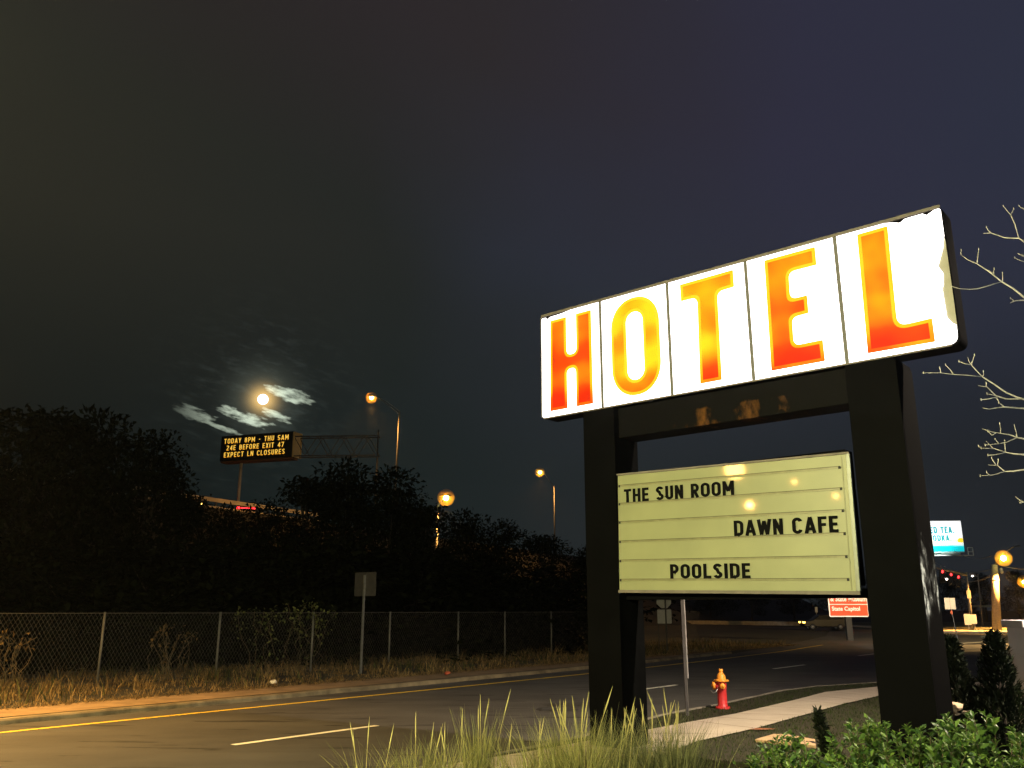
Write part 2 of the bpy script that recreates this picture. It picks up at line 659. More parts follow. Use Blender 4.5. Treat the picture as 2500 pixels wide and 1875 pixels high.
def put_text(name, body, x, y, z, w, h, m, parent, offset=0.012, depth=0.0, spacing=1.0, roll=0.0):
    me = text_mesh(body, w, h, offset, depth, spacing)
    o = link_mesh(me, name, m, parent)
    o.location = (x, y, z)
    o.rotation_euler = (0, -roll, 0)
    return o



# ------------------------------------------------------------------ condensed block letters drawn with strokes
def arc(cx, cy, rx, ry, a0, a1, n=9):
    return [(cx + rx * math.cos(R(a0 + (a1 - a0) * k / (n - 1))), cy + ry * math.sin(R(a0 + (a1 - a0) * k / (n - 1)))) for k in range(n)]


def glyph(ch, t, w=.5):
    """centre lines of one capital, 1 high and w wide, for a stroke t thick"""
    a, b = t / 2, w - t / 2
    lo, hi, m = t / 2, 1 - t / 2, .5
    c, r = w / 2, (w - t) / 2
    bow = lambda y0, y1: [(a, y0), (c, y0)] + arc(c, (y0 + y1) / 2, r, (y1 - y0) / 2, -90, 90, 11) + [(a, y1)]
    oval = [(a, .5)] + arc(c, 1 - t / 2 - r, r, r, 180, 0, 13) + arc(c, t / 2 + r, r, r, 0, -180, 13) + [(a, .5)]
    G_ = {
        'A': [[(a - .02, 0), (c, 1.0)], [(b + .02, 0), (c, 1.0)], [(a + .08, .27), (b - .08, .27)]],
        'B': [[(a, 0), (a, 1)], bow(lo, .52), bow(.52, hi)],
        'C': [arc(c, 1 - t / 2 - r, r, r, 5, 180, 11) + arc(c, t / 2 + r, r, r, 180, 355, 11)],
        'D': [[(a, 0), (a, 1)], [(a, lo), (c - .03, lo)] + arc(c - .03, lo + r, r + .03, r, -90, 0, 7) + arc(c - .03, hi - r, r + .03, r, 0, 90, 7) + [(a, hi)]],
        'E': [[(a, 0), (a, 1)], [(a, hi), (w, hi)], [(a, m), (w * .92, m)], [(a, lo), (w, lo)]],
        'F': [[(a, 0), (a, 1)], [(a, hi), (w, hi)], [(a, m), (w * .92, m)]],
        'H': [[(a, 0), (a, 1)], [(b, 0), (b, 1)], [(a, m), (b, m)]],
        'I': [[(a, 0), (a, 1)]],
        'K': [[(a, 0), (a, 1)], [(a + t * .3, .38), (b, 1)], [(a + t * .8, .5), (b + .02, 0)]],
        'L': [[(a, 0), (a, 1)], [(a, lo), (w, lo)]],
        'M': [[(a, 0), (a, 1)], [(b, 0), (b, 1)], [(a, .98), (c, .28)], [(b, .98), (c, .28)]],
        'N': [[(a, 0), (a, 1)], [(b, 0), (b, 1)], [(a, .97), (b, .03)]],
        'O': [oval],
        'P': [[(a, 0), (a, 1)], bow(.45, hi)],
        'R': [[(a, 0), (a, 1)], bow(.47, hi), [(c - .02, .47), (b + .01, 0)]],
        'S': [arc(c, hi - r * .98, r, r * .98, 15, 180, 9) + arc(c, hi - r * .98, r, r * .92, 200, 255, 4) + arc(c, lo + r * .98, r, r * .92, 75, 20, 4) + arc(c, lo + r * .98, r, r * .98, 0, -165, 9)],
        'T': [[(0, hi), (w, hi)], [(c, 0), (c, 1)]],
        'U': [[(a, 1), (a, t / 2 + r)] + arc(c, t / 2 + r, r, r, 180, 360, 11) + [(b, 1)]],
        'V': [[(a - .03, 1), (c, 0.02)], [(b + .03, 1), (c, 0.02)]],
        'W': [[(a - .03, 1), (w * .28, .02)], [(w * .28, .02), (c, .9)], [(c, .9), (w * .72, .02)], [(w * .72, .02), (b + .03, 1)]],
        'X': [[(a - .01, 0), (b + .01, 1)], [(a - .01, 1), (b + .01, 0)]],
        'Y': [[(c, 0), (c, .48)], [(c, .40), (a - .02, 1)], [(c, .40), (b + .02, 1)]],
        '2': [arc(c, hi - r, r, r, 165, -30, 10) + [(a, lo + .02)], [(a - t * .3, lo), (w, lo)]],
        '4': [[(b - .06, 0), (b - .06, 1)], [(b - .04, .94), (a, .30)], [(a - t * .3, .28), (w + .02, .28)]],
        '5': [[(w * .95, hi), (a + .02, hi)], [(a + .03, hi + t * .4), (a + .01, .50)], [(a, .53)] + arc(c, lo + r * 1.1, r, r * 1.1, 120, -160, 12)],
        '7': [[(0, hi), (w, hi)], [(b, hi), (c - .08, 0)]],
        '8': [arc(c, hi - .22, r * .9, .22, 0, 360, 17), arc(c, lo + .235, r, .235, 0, 360, 17)],
        '-': [[(a, .46), (b, .46)]],
        '.': [[(0, t / 2), (t, t / 2)]],
    }
    return G_[ch]


GW = {'I': .0, 'M': .66, 'W': .72, '-': .40, 'T': .50, 'L': .44, 'E': .44, 'F': .43, '.': .0, 'A': .56, 'O': .54, 'D': .53, 'N': .52, 'H': .52, 'C': .52}


def stroke_letter(ch, t, h, depth, xs=1.0):
    w = GW.get(ch, .50) or t
    mb = MB()
    for k, st in enumerate(glyph(ch, t, w)):
        P = [Vector((x, y)) for x, y in st]
        L_, R_ = [], []
        closed = (P[0] - P[-1]).length < 1e-4
        n = len(P)
        for i in range(n):
            pa = P[i - 1] if i else (P[-2] if closed else None)
            pb = P[i + 1] if i < n - 1 else (P[1] if closed else None)
            e1 = (P[i] - pa).normalized() if pa else (pb - P[i]).normalized()
            e2 = (pb - P[i]).normalized() if pb else e1
            n1, n2 = Vector((-e1.y, e1.x)), Vector((-e2.y, e2.x))
            q = n1 + n2
            q = q / max(.5, q.dot(n1))
            L_.append(P[i] + q * t / 2)
            R_.append(P[i] - q * t / 2)
        y = -depth - .0004 * k
        vs = []
        for a_, b_ in zip(L_, R_):
            vs += [(a_.x * h * xs, y, a_.y * h), (b_.x * h * xs, y, b_.y * h), (a_.x * h * xs, 0, a_.y * h), (b_.x * h * xs, 0, b_.y * h)]
        fs = []
        for i in range(n - 1):
            p, q = 4 * i, 4 * i + 4
            fs += [(p, p + 1, q + 1, q), (p + 2, p, q, q + 2), (p + 1, p + 3, q + 3, q + 1)]
        if not closed:
            fs += [(0, 2, 3, 1), (4 * n - 4, 4 * n - 3, 4 * n - 1, 4 * n - 2)]
        mb.add(vs, fs)
    return mb, w * h * xs


def block_text(body, w, h, t, depth, m, parent, place, gap=.10, space=.30):
    """one object per letter; place(obj, x) sets it on its line"""
    nat = 0
    for ch in body:
        nat += (space if ch == ' ' else (GW.get(ch, .50) or t)) + gap
    nat -= gap
    xs = w / (nat * h)
    x = 0
    for ch in body:
        if ch == ' ':
            x += (space + gap) * h * xs
            continue
        mb, lw = stroke_letter(ch, t, h, depth, xs)
        o = mb.build('letter', m, parent)
        place(o, x)
        x += lw + gap * h * xs


def rounded(pts, rad, n=6):
    """polygon with each corner rounded by its own radius"""
    out = []
    N = len(pts)
    for i in range(N):
        p = Vector((*pts[i], 0))
        a = Vector((*pts[i - 1], 0))
        b = Vector((*pts[(i + 1) % N], 0))
        r = rad[i] if isinstance(rad, (list, tuple)) else rad
        u, w = (a - p).normalized(), (b - p).normalized()
        ang = u.angle(w)
        if r <= 1e-4 or ang > PI - .05:
            out.append((p.x, p.y))
            continue
        d = min(r / math.tan(ang / 2), .49 * (a - p).length if True else 0, .49 * (b - p).length)
        s, e = p + u * d, p + w * d
        for k in range(n + 1):
            t = k / n
            q = s * (1 - t) ** 2 + p * 2 * t * (1 - t) * 1.0 + e * t ** 2
            out.append((q.x, q.y))
    return out


def inset(pts, d):
    """mitred inset of a counter-clockwise polygon"""
    out = []
    N = len(pts)
    for i in range(N):
        p, a, b = Vector(pts[i]), Vector(pts[i - 1]), Vector(pts[(i + 1) % N])
        e1, e2 = (p - a).normalized(), (b - p).normalized()
        n1, n2 = Vector((-e1.y, e1.x)), Vector((-e2.y, e2.x))
        k = (n1 + n2)
        k = k / max(.2, k.dot(n1))
        q = p + k * d
        out.append((q.x, q.y))
    return out


# ================================================================== SETTING
RD = Vector((.626, .780, 0))      # along the road
RNn = Vector((-.780, .626, 0))    # across it, away from the camera


def rp(s, n, z=0.0):
    q = RD * s + RNn * n
    return (q.x, q.y, z)


# ground to the horizon
gv = [(-3000, -400, -.02), (3000, -400, -.02), (3000, 4000, -.02), (-3000, 4000, -.02)]
struct(MB().add(gv, [(0, 1, 2, 3)]).build('ground', 'earth'))

near_kerb = [(-22, -13), (-12, -.9), (-4.2, 8.6), (-1.25, 12.25), (.25, 14.0), (1.4, 15.6), (2.4, 17.3), (2.82, 18.02), (4.53, 20.19), (5.4, 21.39), (6.82, 23.4), (8.2, 24.75),
             (10.54, 26.1), (15, 27.6), (25, 29.8), (45, 33.5)]
far_kerb = [rp(-12, 18.4)[:2], rp(4, 18.4)[:2], rp(12, 18.42)[:2], rp(20, 18.5)[:2], rp(30, 18.75)[:2], rp(42, 19.6)[:2], rp(56, 22.2)[:2], rp(75, 26.5)[:2], rp(110, 38)[:2]]
road_poly = near_kerb + [(130, 40), (150, 78), (60, 79.5), (44, 80.5), (34, 92), (30, 120)] + far_kerb[::-1]
struct(MB().add([(x, y, 0) for x, y in road_poly], [tuple(range(len(road_poly)))]).build('road', 'asphalt'))


def ribbon(poly, w0, w1, z):
    """strip to the left side of a polyline between offsets w0..w1"""
    vs, fs = [], []
    for i, p in enumerate(poly):
        p = Vector(p)
        a, b = Vector(poly[max(i - 1, 0)]), Vector(poly[min(i + 1, len(poly) - 1)])
        t = (b - a).normalized()
        n = Vector((-t.y, t.x))
        q, r = p + n * w0, p + n * w1
        vs += [(q.x, q.y, z), (r.x, r.y, z)]
        if i:
            k = 2 * i
            fs.append((k - 2, k, k + 1, k - 1))
    return vs, fs


def kerb_mesh(poly, w, h, side):
    """kerb of real section along a polyline; side +1 puts the walk to the left"""
    pts = []
    for a, b in zip(poly[:-1], poly[1:]):
        a, b = Vector(a), Vector(b)
        k = max(1, int((b - a).length / .8))
        for j in range(k):
            pts.append(a.lerp(b, j / k))
    pts.append(Vector(poly[-1]))
    vs, fs = [], []
    for i, p in enumerate(pts):
        a, b = pts[max(i - 1, 0)], pts[min(i + 1, len(pts) - 1)]
        t = (b - a).normalized()
        n = Vector((-t.y, t.x)) * side
        j = random.uniform(-.010, .010)
        for off, z in ((j, 0.0), (.03 + j, h - .03 + j), (.06 + j, h + j), (w, h + j * .5), (w, -.05)):
            q = p + n * off
            vs.append((q.x, q.y, z))
        if i:
            for c in range(4):
                fs.append((5 * (i - 1) + c, 5 * i + c, 5 * i + c + 1, 5 * (i - 1) + c + 1))
    return MB().add(vs, fs)


struct(kerb_mesh(near_kerb, .13, .12, -1).build('kerb', mat('near_kerb', (.19, .175, .14), .9, .35, 1.8, .4, 40)))
struct(kerb_mesh(far_kerb[:6], .24, .11, 1).build('kerb', mat('old_kerb', (.15, .12, .075), .9, .45, 1.6, .5, 30, contrast=1.5)))

# painted lines
ypts = [rp(s, n)[:2] for s, n in ((-12, 17.3), (4, 17.3), (12, 17.28), (20, 17.3), (28, 17.38), (36, 17.75), (46, 18.6), (58, 20.3))]
yl = []
for a, b in zip(ypts[:-1], ypts[1:]):
    for j in range(6):
        yl.append(Vector(a).lerp(Vector(b), j / 6)[:])
vs, fs = ribbon(yl, -.08, .08, .005)
struct(MB().add(vs, fs).build('road_marking', 'yellow_paint'))


def dash(p, q, w=.15):
    p, q = Vector(p), Vector(q)
    t = (q - p).normalized()
    n = Vector((-t.y, t.x)) * w * .5
    jag = []
    vs = [(*(p - n), .005), (*(q - n), .005), (*(q + n), .005), (*(p + n), .005)]
    struct(MB().add(vs, [(0, 1, 2, 3)]).build('road_marking', 'white_paint'))


for k in (-1, 0, 1, 2, 3):
    s0 = 8.79 + 11.7 * k
    base = 12.80 + (0 if k < 2 else .6 * (k - 1))
    dash(rp(s0, base + .02)[:2], rp(s0 + 3.1, base)[:2])
# stop line and edge line far off by the junction
dash(G(2318, 1573)[:2], G(2402, 1567)[:2], .30)

# verges
fk = [Vector(p) for p in far_kerb]
vs, fs = ribbon(far_kerb[:6], .24, 40, .10)
verge = struct(MB().add(vs, fs).build('verge', 'earth'))
vs, fs = ribbon(far_kerb[:6], .245, 1.75, .118)
dirt_strip = struct(MB().add(vs, fs).build('dirt_path', 'dirt'))

# pavement (concrete walk) beside the lawn
sw_up = [(-14, -4), (-4, 8.6), (-.92, 12.25), (.48, 13.64), (3.36, 16.94), (4.42, 18.12), (6.42, 20.77), (7.85, 22.8), (9.8, 24.36), (14, 26.2), (24, 28.4), (45, 32)]
sw_lo = [(-12.6, -5), (-2.7, 7.5), (.34, 11.0), (1.7, 12.4), (2.9, 14.42), (4.21, 15.92), (5.65, 17.84), (7.2, 19.9), (8.73, 21.74), (11.2, 23.5), (15, 24.7), (25, 26.9), (45, 30.4)]
pp = sw_up + sw_lo[::-1]
struct(MB().add([(x, y, .125) for x, y in pp], [tuple(range(len(pp)))]).build('pavement', 'path'))
# score joints in the walk
jm = MB()
for i in range(2, 10):
    a, b = Vector(sw_up[i]), Vector(sw_lo[min(i + 1, 11)])
    for t in (0.0, .5):
        a2 = a.lerp(Vector(sw_up[i + 1]), t)
        b2 = b.lerp(Vector(sw_lo[min(i + 2, 12)]), t)
        d = (b2 - a2).normalized()
        n = Vector((-d.y, d.x)) * .008
        jm.add([(*(a2 - n), .129), (*(b2 - n), .129), (*(b2 + n), .129), (*(a2 + n), .129)], [(0, 1, 2, 3)])
struct(jm.build('pavement_joint', 'bed_soil'))

# lawn between kerb and walk and in front of it
lp = [(p[0] + .12, p[1] - .10) for p in near_kerb]
lawn_poly = lp + [(45, -30), (-22, -30)]
struct(MB().add([(x, y, .105) for x, y in lawn_poly], [tuple(range(len(lawn_poly)))]).build('lawn', 'lawn_soil'))
# planting bed
bed_poly = [(-9, 4), (-4.2, 5.4), (-1.6, 8.4), (.9, 10.9), (1.9, 11.6), (3.0, 12.0), (5.0, 12.2), (7.2, 12.5), (12, 12.5), (12, 2), (-9, 2)]
struct(MB().add([(x, y, .135) for x, y in bed_poly], [tuple(range(len(bed_poly)))]).build('planting_bed', 'bed_soil'))

# junction far right: a walk strip this side of the cross street, a lit island beyond it
strip = [G(2255, 1577), G(2325, 1580), G(2402, 1578), G(2480, 1574), G(2520, 1584), G(2420, 1590), G(2322, 1592), G(2255, 1590)]
struct(MB().prism_xy([(p.x, p.y) for p in strip], .004, .12).build('pavement', 'path'))
isl = [G(2190, 1545), G(2265, 1545), G(2390, 1546), G(2520, 1549), (150, 86, 0), (150, 150, 0), (45, 150, 0), (44, 100, 0)]
isl = [(p[0], p[1]) for p in isl]
struct(MB().prism_xy(isl, .004, .15).build('traffic_island', 'concrete'))
isl2 = [G(2200, 1541), G(2265, 1541), G(2390, 1542), G(2520, 1545), (148, 90, 0), (148, 148, 0), (47, 148, 0), (46, 102, 0)]
struct(MB().add([(p[0], p[1], .156) for p in isl2], [tuple(range(8))]).build('traffic_island_turf', mat('island_turf', (.075, .070, .030), .95, .4, 1.2, .6, 8)))

# elevated highway on its embankment
HZ = 12.0
h0, h1 = G(300, 1182, 13.0), G(720, 1244, 13.0)
hd = (h1 - h0)
hd.z = 0
hd.normalize()
hn = Vector((-hd.y, hd.x, 0))
if hn.y < 0:
    hn = -hn
A, B = h0 - hd * 120, h0 + hd * 190


def hw(s, n, z):
    q = h0 + hd * s + hn * n
    return (q.x, q.y, z)


em = MB()
prof = [(-26, -.05), (-1.2, HZ - .25), (0, HZ - .2), (.02, HZ), (22, HZ), (22.02, HZ - .2), (50, -.05)]
vs, fs = [], []
for s in (-120, 260):
    for n, z in prof:
        vs.append(hw(s, n, z))
k = len(prof)
for i in range(k - 1):
    fs.append((i, i + 1, k + i + 1, k + i))
struct(MB().add(vs, fs).build('embankment', 'earth'))
vs = [hw(-120, .6, HZ + .006), hw(260, .6, HZ + .006), hw(260, 21.5, HZ + .006), hw(-120, 21.5, HZ + .006)]
struct(MB().add(vs, [(0, 1, 2, 3)]).build('highway', 'asphalt'))

# ------------------------------------------------------------------ moon
mc = MOON_DIR * 4000
bm = bmesh.new()
bmesh.ops.create_icosphere(bm, subdivisions=4, radius=4000 * 12.6 / 2160.0)
me = bpy.data.meshes.new('moon')
bm.to_mesh(me)
bm.free()
moon = link_mesh(me, 'moon', glow('moon_surface', (1.0, .96, .90), 3.0), smooth=True)
moon.location = mc + Vector((0, 0, EYE))
tag(moon, 'bright round full moon shining beside lit clouds', 'moon')

# ================================================================== HOTEL SIGN
SIGN = thing('hotel_sign', 'big lit HOTEL sign on two black columns over a yellow letter board', 'sign', (.548, 14.5, 0), -.712)
CABZ0, CABZ1 = 5.30, 7.16


def white_face_mat():
    m, nt, b = new_mat('lit_white_face')
    b.inputs['Base Color'].default_value = (.03, .03, .03, 1)
    b.inputs['Specular IOR Level'].default_value = .05
    b.inputs['Emission Color'].default_value = (1.0, .915, .885, 1)
    b.inputs['Emission Strength'].default_value = 5.0
    b.inputs['Roughness'].default_value = .4
    return m


def letter_mat(name, cols, zspan=(5.38, 7.06), scale=1.2, gain=1.0, bias=0.0):
    """backlit vinyl: how strongly the tubes behind shine through differs over the face"""
    m, nt, b = new_mat(name)
    L = nt.links
    t = nt.nodes.new('ShaderNodeTexCoord')
    sp = nt.nodes.new('ShaderNodeSeparateXYZ')
    L.new(t.outputs['Object'], sp.inputs[0])
    mr_ = nt.nodes.new('ShaderNodeMapRange')
    mr_.inputs['From Min'].default_value = zspan[0]
    mr_.inputs['From Max'].default_value = zspan[1]
    L.new(sp.outputs['Z'], mr_.inputs['Value'])
    cv = nt.nodes.new('ShaderNodeFloatCurve')
    c = cv.mapping.curves[0]
    c.points[0].location = (0, -.10)
    c.points[1].location = (1, .30)
    c.points.new(.13, .06)
    c.points.new(.36, .55)
    c.points.new(.55, .32)
    c.points.new(.76, .52)
    cv.mapping.update()
    L.new(mr_.outputs[0], cv.inputs['Value'])
    n = nt.nodes.new('ShaderNodeTexNoise')
    n.inputs['Scale'].default_value = scale
    n.inputs['Detail'].default_value = 2
    L.new(t.outputs['Object'], n.inputs['Vector'])
    a = nt.nodes.new('ShaderNodeMath')
    a.operation = 'MULTIPLY_ADD'
    a.inputs[1].default_value = 1.1
    a.inputs[2].default_value = -.55 + bias
    L.new(n.outputs['Fac'], a.inputs[0])
    s = nt.nodes.new('ShaderNodeMath')
    s.operation = 'ADD'
    L.new(a.outputs[0], s.inputs[0])
    L.new(cv.outputs[0], s.inputs[1])
    r = nt.nodes.new('ShaderNodeValToRGB')
    e = r.color_ramp.elements
    while len(e) < len(cols):
        e.new(.5)
    for el_, (p, col) in zip(e, cols):
        el_.position = p
        el_.color = (*col, 1)
    L.new(s.outputs[0], r.inputs[0])
    L.new(r.outputs[0], b.inputs['Emission Color'])
    b.inputs['Emission Strength'].default_value = gain
    b.inputs['Base Color'].default_value = (.06, .008, .001, 1)
    b.inputs['Specular IOR Level'].default_value = .05
    b.inputs['Roughness'].default_value = .45
    return m


FCOL = [(0.0, (.93, .020, .003)), (.28, (.97, .075, .003)), (.52, (.98, .22, .004)), (.76, (1.0, .44, .006)), (1.0, (1.0, .84, .015))]
OCOL = [(0.0, (.95, .12, .004)), (.14, (.98, .34, .005)), (.32, (1.0, .62, .010)), (1.0, (1.0, .86, .030))]
BIAS = [.02, .42, .30, .08, .14]
FILLS = [letter_mat('lit_orange_vinyl', FCOL, bias=b) for b in BIAS]
OUTLS = [letter_mat('lit_yellow_vinyl', OCOL, bias=b + .08) for b in BIAS]
FACE = white_face_mat()

# cabinet: a rounded box, its edge slightly proud round the faces
outer = rounded([(-.035, CABZ0 - .012), (6.625, CABZ0 - .012), (6.625, CABZ1), (-.035, CABZ1)], [.08, .12, .10, .05])
MB().prism_xz(outer, .012, .36).build('cabinet', 'black_panel', SIGN, bevel=.012)
MB().box(-.03, 6.60, -.022, .011, CABZ1 - .022, CABZ1 + .022).build('top_trim', 'cab_grey', SIGN, bevel=.004)
MB().box(.0, 6.52, -.018, .011, CABZ0 - .020, CABZ0 + .004).build('bottom_trim', 'cab_grey', SIGN, bevel=.004)
MB().box(-.040, -.022, -.020, .011, CABZ0 + .02, CABZ1 - .02).build('side_trim', 'trim', SIGN, bevel=.004)
# liner seen where the last panel is broken away
MB().prism_xz(rounded([(6.44, 5.50), (6.605, 5.50), (6.605, 6.72), (6.44, 6.72)], .03), .004, .011).build('liner', 'plastic_beige', SIGN)

bx = [0.0, 1.241, 2.540, 3.881, 5.222, 6.590]
z0, z1 = CABZ0 + .008, CABZ1 - .026
panels = []
H_panel = [(-.018, z0), (1.224, z0), (1.224, z1), (.62, z1 + .0), (.42, z1 - .022), (.16, z1 - .03), (.12, z1 - .065), (.07, z1 - .02), (-.018, z1 - .02)]
panels.append(rounded(H_panel, [.05, 0, 0, 0, .02, .01, .01, .02, .03]))
for k in (1, 2, 3):
    panels.append([(bx[k] + .017, z0), (bx[k + 1] - .017, z0), (bx[k + 1] - .017, z1), (bx[k] + .017, z1)])
L_panel = [(bx[4] + .017, z0), (6.595, z0), (6.60, 5.54), (6.56, 5.575), (6.505, 5.66), (6.495, 6.05), (6.515, 6.10), (6.53, 6.25), (6.485, 6.345), (6.487, 6.37), (6.565, 6.58),
           (6.60, 6.75), (6.60, z1), (6.52, z1 - .006), (6.43, z1 - .05), (6.38, z1 - .012), (6.16, z1 - .016), (6.09, z1 - .055), (6.0, z1 - .02), (5.9, z1), (bx[4] + .017, z1)]
panels.append(rounded(L_panel, [0, .11, .02, .02, .03, .01, .02, .01, .02, .02, .02, .02, .07, .01, .01, .01, .01, .01, .02, 0, 0]))


def letter(parent, poly, rad, k=0):
    """outline sheet and fill sheet of one backlit letter"""
    o = MB().prism_xz(rounded(poly, rad), -.013, -.0085).build('letter_outline', OUTLS[k], parent)
    r2 = []
    N = len(poly)
    for i in range(N):
        a, p, b = Vector(poly[i - 1]), Vector(poly[i]), Vector(poly[(i + 1) % N])
        cr = (p - a).cross(b - p)
        r2.append(max(0, rad[i] - .05) if cr > 0 else rad[i] + .05 * (rad[i] > 0))
    f = MB().prism_xz(rounded(inset(poly, .052), r2), -.019, -.0135).build('letter', FILLS[k], parent)


def ring(parent, name, o_, i_, m, y0, y1):
    n = len(o_)
    vs = [(x, y0, z) for x, z in o_] + [(x, y0, z) for x, z in i_] + [(x, y1, z) for x, z in o_] + [(x, y1, z) for x, z in i_]
    fs = []
    for k in range(n):
        j = (k + 1) % n
        fs += [(k, j, n + j, n + k), (2 * n + k, 2 * n + j, j, k), (n + k, n + j, 3 * n + j, 3 * n + k)]
    MB().add(vs, fs).build(name, m, parent)


def stadium(x0_, x1_, z0_, z1_, e, n=64):
    cx, cz, a = (x0_ + x1_) / 2, (z0_ + z1_) / 2, (x1_ - x0_) / 2
    hz = (z1_ - z0_) / 2
    ra = a
    out = []
    for k in range(n):
        t = 2 * PI * (k + .5) / n
        c, s = math.cos(t), math.sin(t)
        x = math.copysign(abs(c) ** e, c) * a
        z = math.copysign(abs(s) ** e, s) * ra * 1.12 + math.copysign(hz - ra * 1.12, s)
        out.append((cx + x, cz + z))
    return out


for k, pl in enumerate(panels):
    p = MB().prism_xz(pl, -.008, -.002).build('face_panel', FACE, SIGN)
    if k == 4:
        p['label'] = 'white face panel broken along its right edge, carrying the L'
    if k == 0:   # H
        w = [(.155, 5.40), (.525, 5.40), (.525, 6.085), (.715, 6.085), (.715, 5.40), (1.055, 5.40), (1.055, 7.035), (.735, 7.035), (.735, 6.335), (.525, 6.335), (.525, 7.03), (.175, 7.03)]
        letter(p, w, [.015, .015, .11, .11, .015, .015, .015, .015, .12, .12, .015, .015], k)
    if k == 1:   # O
        so, si = stadium(1.45, 2.37, 5.405, 7.05, .92), stadium(1.745, 2.065, 5.66, 6.80, .95)
        ring(p, 'letter_outline', so, si, OUTLS[1], -.013, -.0085)
        so2, si2 = stadium(1.502, 2.318, 5.457, 6.998, .92), stadium(1.693, 2.117, 5.605, 6.852, .93)
        ring(p, 'letter', so2, si2, FILLS[1], -.019, -.0135)
    if k == 2:   # T
        w = [(3.025, 5.395), (3.385, 5.395), (3.40, 6.775), (3.68, 6.785), (3.68, 7.06), (2.77, 7.05), (2.775, 6.77), (3.06, 6.77)]
        letter(p, w, [.015, .015, .11, .015, .015, .015, .015, .11], k)
    if k == 3:   # E
        w = [(4.155, 5.39), (4.93, 5.39), (4.925, 5.695), (4.515, 5.695), (4.52, 6.11), (4.765, 6.12), (4.765, 6.385), (4.52, 6.385), (4.53, 6.795), (4.94, 6.795), (4.94, 7.07), (4.18, 7.07)]
        letter(p, w, [.015, .015, .015, .10, .10, .015, .015, .10, .10, .015, .015, .015], k)
    if k == 4:   # L
        w = [(5.50, 5.385), (6.335, 5.375), (6.335, 5.69), (5.91, 5.675), (5.935, 7.085), (5.53, 7.08)]
        letter(p, w, [.015, .015, .015, .13, .015, .015], k)
for k in range(1, 5):
    MB().box(bx[k] - .027, bx[k] + .027, -.012, .002, z0, z1).build('divider', 'divider_grey', SIGN)

# columns: clad boxes with a cover strip at the corner
for i, (s0, s1) in enumerate(((.82, 1.42), (5.17, 5.81))):
    c = MB().box(s0, s1, .02, .70, -.05, CABZ0 - .014).build('column', 'black_panel', SIGN, bevel=.008)
    MB().box(s1 + .001, s1 + .012, .05, .69, .1, CABZ0 - .06).build('end_panel', 'black_end', c)
    MB().box(s1 - .03, s1 + .018, .008, .048, .1, CABZ0 - .05).build('corner_strip', 'black_panel', c)
# weathered paint patches peeling off the right column's end
def peel_mat():
    m, nt, b = new_mat('peeling_end_panel')
    L = nt.links
    t = nt.nodes.new('ShaderNodeTexCoord')
    mp = nt.nodes.new('ShaderNodeMapping')
    mp.inputs['Scale'].default_value = (1, 1, .55)
    L.new(t.outputs['Object'], mp.inputs['Vector'])
    n = nt.nodes.new('ShaderNodeTexNoise')
    n.inputs['Scale'].default_value = 3.4
    n.inputs['Detail'].default_value = 9
    n.inputs['Roughness'].default_value = .72
    L.new(mp.outputs[0], n.inputs['Vector'])
    r = nt.nodes.new('ShaderNodeValToRGB')
    r.color_ramp.elements[0].position = .46
    r.color_ramp.elements[0].color = (.0024, .0025, .0026, 1)
    r.color_ramp.elements[1].position = .61
    r.color_ramp.elements[1].color = (.50, .58, .58, 1)
    e = r.color_ramp.elements.new(.53)
    e.color = (.05, .057, .057, 1)
    sp_ = nt.nodes.new('ShaderNodeSeparateXYZ')
    L.new(t.outputs['Object'], sp_.inputs[0])
    d = nt.nodes.new('ShaderNodeMath')
    d.operation = 'SUBTRACT'
    L.new(sp_.outputs['Z'], d.inputs[0])
    d.inputs[1].default_value = 2.45
    ab = nt.nodes.new('ShaderNodeMath')
    ab.operation = 'ABSOLUTE'
    L.new(d.outputs[0], ab.inputs[0])
    mr2 = nt.nodes.new('ShaderNodeMapRange')
    mr2.inputs['From Min'].default_value = .25
    mr2.inputs['From Max'].default_value = 1.15
    mr2.inputs['To Min'].default_value = 0
    mr2.inputs['To Max'].default_value = .30
    L.new(ab.outputs[0], mr2.inputs['Value'])
    sb = nt.nodes.new('ShaderNodeMath')
    sb.operation = 'SUBTRACT'
    L.new(n.outputs['Fac'], sb.inputs[0])
    L.new(mr2.outputs[0], sb.inputs[1])
    L.new(sb.outputs[0], r.inputs[0])
    L.new(r.outputs[0], b.inputs['Base Color'])
    b.inputs['Roughness'].default_value = .7
    b.inputs['Specular IOR Level'].default_value = .02
    return m


MB().box(5.824, 5.828, .055, .685, .12, 5.2).build('peeling_panel', peel_mat(), SIGN)

